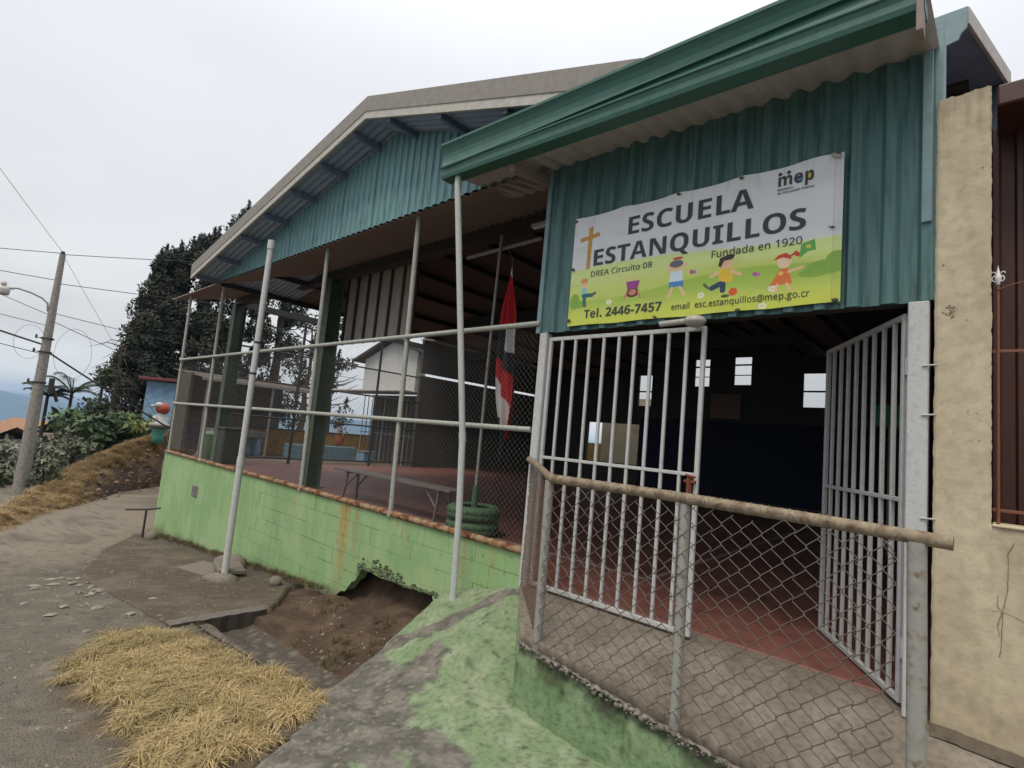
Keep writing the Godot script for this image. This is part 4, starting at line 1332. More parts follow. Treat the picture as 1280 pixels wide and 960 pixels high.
	for b in [[1.15, 0.34], [1.613, 0.255]]:
		p.oval(b[0] - 0.012, b[1] + 0.008, 0.015, 0.018, Color(0.72, 0.35, 0.62), 0.5); p.oval(b[0] + 0.012, b[1] + 0.004, 0.013, 0.014, Color(0.78, 0.45, 0.68), -0.5)
	# colour inside the emblem's letters
	p.oval(1.862, 0.892, 0.026, 0.028, Color(0.42, 0.62, 0.80)); p.poly(PackedVector2Array([Vector2(1.905, 0.87), Vector2(1.905, 0.93), Vector2(1.945, 0.93), Vector2(1.95, 0.89), Vector2(1.93, 0.87)]), Color(0.92, 0.80, 0.30))
	# seam, scuffs and water marks
	var f := FastNoiseLite.new()
	f.seed = 3; f.frequency = 1.0; f.fractal_octaves = 4
	for py in p.h:
		var y := (p.h - py - 0.5) / p.sx
		for px in p.w:
			var x := (px + 0.5) / p.sx
			var m := 0.06 * smoothstep(0.1, 0.5, f.get_noise_2d(x * 2.0, y * 5.0)) + 0.07 * smoothstep(0.2, 0.5, f.get_noise_2d(x * 14.0, y * 2.0)) * smoothstep(0.8, 1.0, y)
			if absf(x - 2.075) < 0.004: m += 0.12
			if x > 2.075: m += 0.07
			if m > 0.002: p.im.set_pixel(px, py, p.im.get_pixel(px, py).lerp(Color(0.42, 0.40, 0.34), m))
	return ImageTexture.create_from_image(p.im)

func words(t: Node3D, called: String, text: String, x: float, y: float, w: float, cap: float, bold: bool, z: float, m: Material) -> void:
	var tm := TextMesh.new()
	var f := SystemFont.new()
	f.font_names = PackedStringArray(["Droid Sans"])
	f.font_weight = 700 if bold else 400
	tm.font = f
	tm.text = text
	tm.font_size = 64
	tm.pixel_size = cap / (64.0 * 0.714)
	tm.depth = 0.0015
	tm.curve_step = 2.0
	tm.horizontal_alignment = HORIZONTAL_ALIGNMENT_LEFT
	tm.vertical_alignment = VERTICAL_ALIGNMENT_BOTTOM
	var mi := MeshInstance3D.new()
	mi.mesh = tm
	mi.material_override = m
	var bb := tm.get_aabb()
	var cb := tm.get_aabb()
	mi.scale = Vector3(w / bb.size.x, 1.0, 1.0)
	var low := bb.position.y
	# letters that hang below the line
	var desc := 0.0
	for ch in "gpqQyj,@":
		if text.contains(ch): desc = maxf(desc, 0.19 if ch != "Q" and ch != "@" else 0.14)
	mi.position = Vector3(x - bb.position.x * mi.scale.x, y - low - desc * cap / 0.714, z)
	hang(mi, called, t)

func sign_banner() -> void:
	var t := thing("school_banner", "printed vinyl school banner with playing children and green hills above the gates", "banner", Vector3(-2.865, 2.31, -3.755))
	var W := 2.125
	var H := 1.022
	var m := StandardMaterial3D.new()
	m.albedo_texture = banner_print()
	m.albedo_color = lin(0.93, 0.93, 0.93); m.roughness = 0.45
	var g := Geo.new()
	var nx := 90
	var ny := 40
	var edge := func(u: float, v: float) -> Vector3:
		var sag := 0.0
		for k in 4: sag += 0.010 * exp(-pow((u - [0.24, 0.46, 0.69, 0.9][k]) / 0.035, 2.0))
		var top := H - 0.008 - 0.012 * absf(sin(u * 13.4)) * smoothstep(0.0, 0.06, u) + 0.6 * sag
		var bot := 0.004 + 0.008 * absf(sin(u * 11.0 + 0.6))
		var zb := 0.0022 * nz.get_noise_2d(u * 5.0, v * 2.0) + 0.0012 * sin(u * 40.0 + v * 3.0) * (v - 0.5)
		return Vector3(u * W, lerpf(bot, top, v), zb)
	g.grid(nx, ny, func(i, j): return edge.call(i / float(nx - 1), j / float(ny - 1)))
	for i in g.v.size(): g.u[i] = Vector2(g.v[i].x / W, 1.0 - g.v[i].y / H)
	var sheet := put(g, "sheet", m, t)
	# the flat flush seam and eyelets
	for e in [[0.012, 0.985], [2.095, 0.99], [0.02, 0.53], [2.07, 0.505], [0.02, 0.06], [0.86, 0.02], [1.5, 0.012], [2.10, 0.02], [1.0, 1.0], [1.48, 1.0]]:
		g = Geo.new()
		g.col = Color(0.10, 0.085, 0.07)
		g.blob(Vector3(e[0], e[1], 0.012), Vector3(0.016, 0.012, 0.008), nz, 0.7, 8, 5)
		g.tube([Vector3(e[0] - 0.02, e[1] + 0.008, 0.012), Vector3(e[0] + 0.018, e[1] - 0.006, 0.014)], 0.0035, 5)
		put(g, "eyelet", M.plain, t)
	g = Geo.new()
	g.col = Color(0.42, 0.40, 0.36)
	g.box(Vector3(2.085, 0.985, 0.016), Vector3(0.06, 0.022, 0.012), 0.003, Basis(Vector3.BACK, -0.5))
	put(g, "corner_clip", M.plain, t)
	var z := 0.0032
	words(t, "lettering", "ESCUELA", 0.56, 0.752, 1.012, 0.150, true, z, M.letter)
	words(t, "lettering", "ESTANQUILLOS", 0.232, 0.528, 1.682, 0.142, true, z, M.letter)
	words(t, "lettering", "Fundada en 1920", 1.287, 0.430, 0.608, 0.053, false, z, M.letter)
	words(t, "lettering", "DREA Circuito 08", 0.216, 0.436, 0.585, 0.049, false, z, M.letter)
	words(t, "lettering", "Tel. 2446-7457", 0.176, 0.068, 0.732, 0.073, true, z, M.letter)
	words(t, "lettering", "email  esc.estanquillos@mep.go.cr", 0.992, 0.062, 0.958, 0.046, false, z, M.letter)
	words(t, "emblem", "mep", 1.731, 0.860, 0.222, 0.088, true, z, M.letter)
	words(t, "emblem", "Ministerio", 1.729, 0.836, 0.098, 0.016, false, z, M.letter)
	words(t, "emblem", "de Educación Pública", 1.729, 0.811, 0.226, 0.016, false, z, M.letter)
	g = Geo.new()
	for c in [[1.742, 0.955], [1.797, 0.957]]:
		g.lathe(Vector3.ZERO, [Vector2(0.0, 0.0015), Vector2(0.0125, 0.0015), Vector2(0.0125, 0.0)], 14)
		for i in range(g.v.size() - 45, g.v.size()):
			g.v[i] = Vector3(g.v[i].x + c[0], g.v[i].z + c[1], g.v[i].y + z)
			g.n[i] = Vector3(0, 0, 1)
	put(g, "emblem", M.letter, t)

# ------------------------------------------------------------------ railing in front of the gates
func railing() -> void:
	var t := thing("mesh_railing", "rusty pipe handrail with chain link mesh guarding the entrance path", "railing", Vector3(-1.3, 0, -3.0))
	var o := t.position
	var g := Geo.new()
	g.tube([Vector3(-2.32, 1.025, -3.0) - o, Vector3(-1.4, 1.03, -2.985) - o, Vector3(-0.6, 1.018, -3.0) - o, Vector3(-0.145, 1.008, -3.0) - o], 0.031, 14, false)
	g.tube([Vector3(-0.145, 1.008, -3.0) - o, Vector3(-0.1452, 1.008, -3.0) - o], [0.031, 0.021], 14, false)
	put(g, "handrail", M.worn_pipe, t)
	g = Geo.new()
	g.tube([Vector3(-2.32, 1.025, -3.0) - o, Vector3(-2.42, 1.035, -3.09) - o, Vector3(-2.8, 1.07, -3.44) - o, Vector3(-3.15, 1.105, -3.73) - o], 0.028, 12)
	put(g, "return_rail", M.worn_pipe, t)
	for p in [[-2.335, -3.005, 1.01], [-1.335, -3.0, 1.0], [-0.27, -3.0, 0.99]]:
		g = Geo.new()
		g.tube([Vector3(p[0] + 0.01, path_h(p[0], -3.08) - 0.1, p[1]) - o, Vector3(p[0] + 0.006, 0.5, p[1]) - o, Vector3(p[0], p[2], p[1]) - o], 0.031 if p[0] < -0.5 else 0.037, 14)
		put(g, "post", M.galvanised, t)
	# wire wrapped round the rail
	var x := -2.27
	while x < -0.62:
		g = Geo.new()
		var pts := []
		for k in 12:
			var a := TAU * k / 9.0
			pts.append(Vector3(x + 0.004 * k - 0.02, (lerpf(1.025, 1.03, (x + 2.32) / 0.92) if x < -1.4 else lerpf(1.03, 1.018, (x + 1.4) / 0.8)) + 0.0305 * cos(a), (lerpf(-3.0, -2.985, (x + 2.32) / 0.92) if x < -1.4 else lerpf(-2.985, -3.0, (x + 1.4) / 0.8)) + 0.0305 * sin(a)) - o)
		g.tube(pts, 0.0048, 6)
		put(g, "tie_wire", M.worn_pipe, t)
		x += 0.083 + 0.012 * rng.randfn()
	g = Geo.new()
	g.tube([Vector3(-0.40, 0.985, -2.965) - o, Vector3(-0.37, 0.97, -2.955) - o, Vector3(-0.345, 0.93, -2.955) - o, Vector3(-0.352, 0.905, -2.96) - o, Vector3(-0.368, 0.90, -2.965) - o], 0.003, 6)
	put(g, "loose_wire", M.wire, t)
	g = Geo.new()
	link_zigzag(g, Vector3(-2.31, 0, -2.972) - o, Vector3.RIGHT, 1.97, func(u): return path_h(-2.31 + u, -3.02) - 0.01 + 0.01 * nz.get_noise_1d(u * 8.0), func(_u): return 1.01, 0.104, 0.106, 0.0028)
	stuff(put(g, "chain_link", M.wire, t))
	g = Geo.new()
	var d := (Vector3(-3.15, 0, -3.76) - Vector3(-2.37, 0, -3.03))
	link_zigzag(g, Vector3(-2.37, 0, -3.03) - o, d.normalized(), d.length(), func(u): return -0.06 + 0.05 * u, func(u): return 1.02 + 0.07 * u, 0.075, 0.085, 0.0024)
	stuff(put(g, "chain_link", M.rust_wire, t))

# ------------------------------------------------------------------ cream wall, grille and roofs on the right
func plaster_colour(x: float, y: float) -> Color:
	var k := Color(0.525, 0.445, 0.315).lerp(Color(0.575, 0.495, 0.355), smoothstep(-0.35, 0.35, nz.get_noise_2d(x * 2.0, y * 1.4)))
	k = k.lerp(Color(0.42, 0.35, 0.24), 0.35 * smoothstep(0.1, 0.5, nz.get_noise_2d(x * 5.0 + 20.0, y * 0.9)))
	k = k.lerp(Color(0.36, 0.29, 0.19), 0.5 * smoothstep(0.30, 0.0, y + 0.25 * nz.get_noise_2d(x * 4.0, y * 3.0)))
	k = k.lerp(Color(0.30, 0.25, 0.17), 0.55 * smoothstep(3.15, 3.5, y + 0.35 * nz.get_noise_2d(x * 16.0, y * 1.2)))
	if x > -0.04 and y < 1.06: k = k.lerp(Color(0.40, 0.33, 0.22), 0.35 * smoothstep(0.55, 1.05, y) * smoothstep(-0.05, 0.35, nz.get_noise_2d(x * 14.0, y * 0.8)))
	return k.lerp(Color(0.30, 0.25, 0.17), 0.35 * smoothstep(0.44, 0.58, nz.get_noise_2d(x * 22.0, y * 22.0)))

func right_side() -> void:
	var t := thing("cream_wall", "cracked cream plaster pillar and low wall to the right of the gates", "wall", Vector3(0.0, 0, -3.85))
	var o := t.position
	var g := Geo.new()
	var nx := 26
	var ny := 200
	# front skin with chipped edges, thick behind
	g.grid(nx, ny, func(i, j):
		var y := lerpf(-0.12, 3.48, j / float(ny - 1))
		var x := lerpf(-0.272, -0.032, i / float(nx - 1))
		var e := 0.005 * nz.get_noise_1d(y * 7.0) + 0.002 * nz.get_noise_1d(y * 37.0)
		if i == 0: x += e
		if i == nx - 1: x += 0.005 * nz.get_noise_1d(y * 20.0 + 40.0)
		if j == ny - 1: y += 0.015 * nz.get_noise_1d(x * 20.0) + 0.02 * (x + 0.27)
		var z := -3.75 + 0.0035 * nz.get_noise_2d(x * 6.0, y * 6.0)
		if i == 0 or (i == nx - 1 and y > 1.06): z -= 0.012
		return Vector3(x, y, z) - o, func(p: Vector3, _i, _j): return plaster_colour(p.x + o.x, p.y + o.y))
	g.col = Color(0.50, 0.42, 0.29)
	g.box(Vector3(-0.152, 1.70, -3.905) - o, Vector3(0.225, 3.54, 0.27))
	put(g, "pillar", M.plaster, t)
	g = Geo.new()
	g.grid(110, 50, func(i, j):
		var x := lerpf(-0.07, 2.6, i / 109.0)
		var y := lerpf(-0.3, 1.055, j / 49.0)
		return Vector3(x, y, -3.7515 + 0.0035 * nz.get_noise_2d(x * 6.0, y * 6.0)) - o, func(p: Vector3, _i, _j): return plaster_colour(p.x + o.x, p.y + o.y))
	g.col = Color(0.50, 0.42, 0.29)
	g.box(Vector3(1.29, 0.37, -3.86) - o, Vector3(2.62, 1.36, 0.2))
	put(g, "low_wall", M.plaster, t)
	g = Geo.new()
	g.box(Vector3(1.29, 1.062, -3.85) - o, Vector3(2.64, 0.014, 0.22), 0.004)
	put(g, "sill", M.cream, t)
	# cracks
	g = Geo.new()
	g.col = Color(0.15, 0.125, 0.09)
	for cr in [[Vector2(0.055, 0.99), Vector2(0.03, 0.93), Vector2(0.032, 0.86), Vector2(0.026, 0.74), Vector2(0.012, 0.66), Vector2(-0.008, 0.57), Vector2(-0.002, 0.52)], [Vector2(-0.008, 0.72), Vector2(-0.01, 0.67), Vector2(0.008, 0.63)], [Vector2(0.012, 0.64), Vector2(0.05, 0.63), Vector2(0.10, 0.61), Vector2(0.2, 0.60), Vector2(0.4, 0.64)], [Vector2(-0.012, 0.64), Vector2(-0.03, 0.635)], [Vector2(0.01, 0.64), Vector2(0.006, 0.5), Vector2(0.0, 0.42)]]:
		for k in cr.size() - 1:
			var n := 5
			for q in n:
				var a: Vector2 = cr[k].lerp(cr[k + 1], q / float(n))
				var b: Vector2 = cr[k].lerp(cr[k + 1], (q + 1) / float(n))
				a.x += 0.004 * nz.get_noise_1d(a.y * 80.0); b.x += 0.004 * nz.get_noise_1d(b.y * 80.0)
				var w := 0.0009 + 0.0009 * rng.randf()
				var s := (b - a).orthogonal().normalized() * w
				g.quad(Vector3(a.x + s.x, a.y + s.y, -3.7465) - o, Vector3(a.x - s.x, a.y - s.y, -3.7465) - o, Vector3(b.x - s.x, b.y - s.y, -3.7465) - o, Vector3(b.x + s.x, b.y + s.y, -3.7465) - o)
	for k in 30:
		g.col = Color(0.20, 0.165, 0.115) if rng.randf() < 0.6 else Color(0.32, 0.27, 0.19)
		var c := Vector2(-0.235 + 0.05 * rng.randf(), 2.17 + 0.07 * rng.randf())
		if k > 22: c = Vector2(-0.26 + 0.22 * rng.randf(), 1.2 + 2.2 * rng.randf())
		g.blob(Vector3(c.x, c.y, -3.748) - o, Vector3(0.002 + 0.005 * rng.randf() * (1.0 if k < 22 else 0.5), 0.002 + 0.003 * rng.randf(), 0.002), nz, 0.6, 6, 4)
	put(g, "cracks", M.plain, t)
	# strip of dirt and concrete at the foot
	g = Geo.new()
	g.col = Color(0.12, 0.095, 0.07)
	g.grid(80, 4, func(i, j):
		var x := lerpf(-0.27, 2.5, i / 79.0)
		var q = j / 3.0
		return Vector3(x, path_h(x, -3.75) + lerpf(-0.01, 0.035, q) + 0.008 * nz.get_noise_1d(x * 12.0), lerpf(-3.69, -3.746, q)) - o)
	put(g, "foot", M.concrete, t)
	# grille
	t = thing("window_grille", "copper brown iron grille with white spear finial right of the cream pillar", "grille", Vector3(0.0, 1.06, -3.84))
	o = t.position
	for x in [-0.006, 0.135, 0.276, 0.417, 0.558, 0.70]:
		g = Geo.new()
		g.tube([Vector3(x, 1.07, -3.80) - o, Vector3(x, 2.345, -3.80) - o], 0.0075, 8)
		put(g, "bar", M.copper_bar, t)
		g = Geo.new()
		g.lathe(Vector3(x, 2.343, -3.80) - o, [Vector2(0.0, 0.0), Vector2(0.0095, 0.0), Vector2(0.0095, 0.018), Vector2(0.013, 0.024), Vector2(0.016, 0.045), Vector2(0.011, 0.055), Vector2(0.009, 0.066), Vector2(0.004, 0.09), Vector2(0.0, 0.112)], 12)
		for s in [-1.0, 1.0]:
			var pts := []
			for k in 15:
				var a := -1.9 + k * 0.29
				pts.append(Vector3(x + s * (0.012 + 0.013 * cos(a)), 2.378 + 0.016 * sin(a), -3.795) - o)
			g.tube(pts, 0.0028, 6)
			pts = []
			for k in 9:
				var a := 3.3 - k * 0.45
				pts.append(Vector3(x + s * (0.020 + 0.008 * cos(a)), 2.408 + 0.008 * sin(a), -3.795) - o)
			g.tube(pts, 0.0026, 6)
		put(g, "finial", M.white_paint, t)
	for y in [1.14, 1.98]:
		g = Geo.new()
		g.box(Vector3(0.35, y, -3.806) - o, Vector3(0.76, 0.016, 0.006), 0.0015)
		put(g, "cross_bar", M.copper_bar, t)
	g = Geo.new()
	var pw := []
	for k in 12:
		var u := k / 11.0
		pw.append(Vector3(-0.01 + 0.7 * u, 2.315 + 0.05 * sqrt(u) + 0.02 * sin(u * 5.0), -3.79) - o)
	g.tube(pw, 0.003, 6)
	put(g, "wire", M.copper_bar, t)
	# brown sheet house behind the grille
	t = thing("brown_house", "dark maroon sheet metal house front behind the grille at the right edge", "house", Vector3(1.2, 0, -4.4))
	o = t.position
	for k in 5:
		g = Geo.new()
		ribbed(g, Vector3(-0.10 + 0.55 * k, 0, -4.35) - o, Vector3.RIGHT, func(_s): return [Vector3.UP * -0.2, Vector3.UP * 3.52], 0.546, 0.11, 0.02, Vector3.BACK, 0.35)
		put(g, "wall_sheet", M.maroon_metal, t)
	g = Geo.new()
	g.box(Vector3(1.24, 3.53, -4.2) - o, Vector3(2.5, 0.13, 0.5), 0.01)
	put(g, "eave", M.maroon_metal, t)
	g = Geo.new()
	g.box(Vector3(1.3, 1.6, -5.4) - o, Vector3(2.6, 3.9, 1.9))
	put(g, "body", M.maroon_metal, t)
	# lean-to roof end seen over the pillar
	t = thing("side_roof", "blue grey roof overhang with cream edge board above the cream pillar", "roof", Vector3(-0.3, 4.2, -4.8))
	o = t.position
	var e0 := Vector3(-0.155, 4.32, -4.22)
	var e1 := Vector3(0.055, 4.33, -5.15)
	g = Geo.new()
	var p4 := [Vector3(-1.3, 4.26, -4.22) - o, e0 - Vector3(0.012, 0.06, 0) - o, e1 - Vector3(0.012, 0.06, 0) - o, Vector3(-1.3, 4.26, -5.15) - o]
	g.quad(p4[0], p4[1], p4[2], p4[3])
	g.quad(p4[3] + Vector3.UP * 0.05, p4[2] + Vector3.UP * 0.05, p4[1] + Vector3.UP * 0.05, p4[0] + Vector3.UP * 0.05)
	put(g, "roof_sheet", M.blue_zinc, t)
	g = Geo.new()
	g.bar(e0 - Vector3(0, 0.02, 0) - o, e1 - Vector3(0, 0.02, 0) - o, 0.022, 0.12, 0.003)
	put(g, "edge_board", M.fascia_light, t)
	g = Geo.new()
	g.prism(PackedVector2Array([Vector2(-1.3, 4.12), Vector2(-0.34, 4.06), Vector2(-0.29, 4.07), Vector2(-0.28, 4.11), Vector2(-0.20, 4.13), Vector2(-0.185, 4.17), Vector2(-0.155, 4.20), Vector2(-0.15, 4.345), Vector2(-1.3, 4.345)]), Vector3(0, 0, -4.19) - o, Vector3.RIGHT, Vector3.UP, Vector3(0, 0, -0.02))
	put(g, "flashing", M.teal_trim, t)
	g = Geo.new()
	g.box(Vector3(-0.72, 3.8, -5.12) - o, Vector3(1.5, 0.95, 0.05))
	put(g, "gable_board", M.navy_sheet, t)

# ------------------------------------------------------------------ things in the court
func court_things() -> void:
	# bench
	var t := thing("long_bench", "long grey metal bench with angled trestle legs behind the mesh fence", "bench", Vector3(-7.1, 0, -5.1))
	var g := Geo.new()
	for z in [-0.12, -0.04, 0.04, 0.12]:
		g = Geo.new()
		g.box(Vector3(0, 0.475, z), Vector3(3.1, 0.035, 0.072), 0.006)
		put(g, "seat_slat", M.bench_metal, t)
	for x in [-1.15, 1.28]:
		for z in [-0.13, 0.13]:
			g = Geo.new()
			g.bar(Vector3(x, 0.455, z * 0.8), Vector3(x - 0.03, 0.0, z), 0.035, 0.035, 0.004)
			put(g, "leg", M.bench_metal, t)
			g = Geo.new()
			g.bar(Vector3(x - 0.30 * signf(x), 0.45, z * 0.8), Vector3(x - 0.02, 0.2, z * 0.9), 0.03, 0.02, 0.003)
			put(g, "brace", M.bench_metal, t)
		g = Geo.new()
		g.box(Vector3(x, 0.44, 0), Vector3(0.035, 0.03, 0.28), 0.003)
		put(g, "cross_rail", M.bench_metal, t)
	# tyres
	for k in 2:
		var tt := thing("tyre", ["lower green painted tyre lying flat under another at the foot of the flagpole", "upper green painted tyre holding the flagpole behind the block wall"][k], "tyre", Vector3(-5.06, 0.005 + 0.185 * k, -4.96), "green tyres at the flagpole")
		g = Geo.new()
		g.lathe(Vector3.ZERO, [Vector2(0.22, 0.03), Vector2(0.235, 0.004), Vector2(0.30, 0.0), Vector2(0.335, 0.03), Vector2(0.35, 0.065), Vector2(0.35, 0.085), Vector2(0.345, 0.087), Vector2(0.345, 0.125), Vector2(0.35, 0.127), Vector2(0.35, 0.15), Vector2(0.335, 0.185), Vector2(0.30, 0.213), Vector2(0.235, 0.21), Vector2(0.22, 0.185)], 40)
		g.lathe(Vector3.ZERO, [Vector2(0.22, 0.185), Vector2(0.285, 0.15), Vector2(0.30, 0.1), Vector2(0.285, 0.06), Vector2(0.22, 0.03)], 40)
		put(g, "carcass", M.tyre_green, tt).scale = Vector3(1.0, 0.86, 1.0)
		g = Geo.new()
		for q in 44:
			var a := TAU * q / 44.0
			g.box(Vector3(cos(a) * 0.347, 0.066 + (q % 2) * 0.082, sin(a) * 0.347), Vector3(0.012, 0.034, 0.03), 0.0, Basis(Vector3.UP, -a))
		put(g, "tread", M.tyre_green, tt).scale = Vector3(1.0, 0.86, 1.0)
	t = thing("flagpole", "thin grey flagpole standing in the two green tyres", "flagpole", Vector3(-5.06, 0.0, -4.96))
	g = Geo.new()
	g.tube([Vector3(0, 0.37, 0), Vector3(0, 2.2, 0), Vector3(0.03, 4.02, 0)], 0.021, 10)
	put(g, "shaft", M.galvanised, t)
	g = Geo.new()
	g.tube([Vector3(0, 0.0, 0), Vector3(0, 0.62, 0)], 0.042, 12)
	put(g, "sleeve", M.tyre_green, t)
	g = Geo.new()
	g.tube([Vector3(0.02, 4.0, 0.0), Vector3(0.15, 3.85, 0.0), Vector3(0.30, 3.63, 0.03)], 0.004, 5)
	g.tube([Vector3(0.02, 1.75, 0.0), Vector3(0.06, 1.78, 0.03), Vector3(0.0, 1.80, 0.03)], 0.006, 5)
	put(g, "cord", M.galvanised, t)
	# flag, hanging in folds
	g = Geo.new()
	var nu := 80
	var nv := 190
	g.grid(nu, nv, func(i, j):
		var u = i / float(nu - 1) * 2.0 - 1.0
		var v = j / float(nv - 1)
		var y := lerpf(0.98, 3.64, v)
		var d = 1.0 - v
		var w := 0.026 + 0.125 * smoothstep(0.02, 0.36, d) + 0.035 * smoothstep(0.40, 0.55, d) - 0.115 * smoothstep(0.66, 1.0, d)
		var cx := lerpf(-4.74, -4.70, smoothstep(0.0, 0.3, d)) + 0.10 * smoothstep(0.5, 1.0, d) - 0.015 * sin(d * 7.0)
		var fold := 0.05 * sin(u * 5.5 + d * 2.5) * smoothstep(0.0, 0.3, d) + 0.018 * sin(u * 12.0 - d * 4.0) * smoothstep(0.1, 0.5, d)
		return Vector3(cx + u * w, y - 0.05 * smoothstep(0.6, 1.0, d) * u, -4.92 + fold + 0.03 * u), func(_p: Vector3, i, j):
			var u = i / float(nu - 1) * 2.0 - 1.0
			var d = 1.0 - j / float(nv - 1)
			var white := Color(0.66, 0.65, 0.63)
			var red := Color(0.50, 0.016, 0.026)
			var navy := Color(0.016, 0.017, 0.034)
			var s = d + 0.006 * sin(u * 4.0 + d * 9.0)
			if s < 0.090 + 0.015 * u: return white
			if s < 0.335: return red
			if s < 0.465 + 0.03 * u: return white if u > -0.6 else navy
			if s < 0.56 + 0.06 * u: return navy
			if s < 0.60 + 0.10 * (u + 1.0): return red
			if s < 0.84 + 0.04 * u: return white if u < 0.62 else red
			return navy)
	tag(put(g, "flag", M.cloth), "red white and navy national flag hanging limp in folds beside the flagpole", "flag")
	# ribbed sheet hung behind the frame
	t = thing("hanging_sheet", "brown ribbed sheet hung high behind the front steel frame beside the green column", "sheet", Vector3(-8.8, 2.85, -5.55))
	for k in 6:
		g = Geo.new()
		ribbed(g, Vector3(-1.17 + 0.39 * k, 0, 0.002 * k), Vector3.RIGHT, func(_s): return [Vector3.ZERO, Vector3.UP * 1.5], 0.385, 0.385, 0.035, Vector3.BACK, 0.72)
		put(g, "panel", M.brown_sheet, t)
	for k in 7:
		g = Geo.new()
		g.box(Vector3(-1.17 + 0.39 * k, 0.75, 0.02), Vector3(0.05, 1.5, 0.045), 0.004)
		put(g, "batten", M.bark, t)
	g = Geo.new()
	g.box(Vector3(0, 1.48, -0.02), Vector3(2.4, 0.05, 0.04), 0.004)
	put(g, "top_rail", M.steel_dark, t)
	# bins by the far left corner
	t = thing("bin", "pale green bin at the far left corner of the court", "bin", Vector3(-15.4, -0.06, -5.2))
	g = Geo.new()
	g.lathe(Vector3.ZERO, [Vector2(0.0, 0.0), Vector2(0.20, 0.0), Vector2(0.24, 0.7), Vector2(0.25, 0.72)], 20)
	put(g, "drum", M.bin_green, t)
	g = Geo.new()
	g.lathe(Vector3(0, 0.72, 0), [Vector2(0.26, -0.02), Vector2(0.265, 0.02), Vector2(0.16, 0.07), Vector2(0.0, 0.085)], 20)
	put(g, "lid", M.bin_green, t)
	t = thing("bin", "dark square bin beside the green steel column at far left", "bin", Vector3(-14.25, 0.0, -5.2))
	g = Geo.new()
	g.box(Vector3(0, 0.42, 0), Vector3(0.5, 0.84, 0.46), 0.03)
	put(g, "body", M.bin_dark, t)
	g = Geo.new()
	g.box(Vector3(0, 0.875, 0), Vector3(0.54, 0.06, 0.5), 0.02)
	put(g, "lid", M.bin_dark, t)
	# boards on the back wall
	g = Geo.new()
	g.box(Vector3(-6.6, 2.95, -17.46), Vector3(0.98, 0.80, 0.04), 0.008)
	tag(put(g, "notice_board", M.board_brown), "faint brown notice board on the dark back wall under the windows", "notice board")
	t = thing("green_board", "small green board on a grey stand seen through the open right gate leaf", "board", Vector3(-1.35, 0, -10.5))
	g = Geo.new()
	g.box(Vector3(0, 2.2, 0), Vector3(0.36, 0.36, 0.03), 0.006)
	put(g, "panel", M.board_green, t)
	g = Geo.new()
	g.tube([Vector3(0.06, 0, -0.04), Vector3(0.06, 2.1, -0.04)], 0.05, 10)
	put(g, "stand", M.galvanised, t)

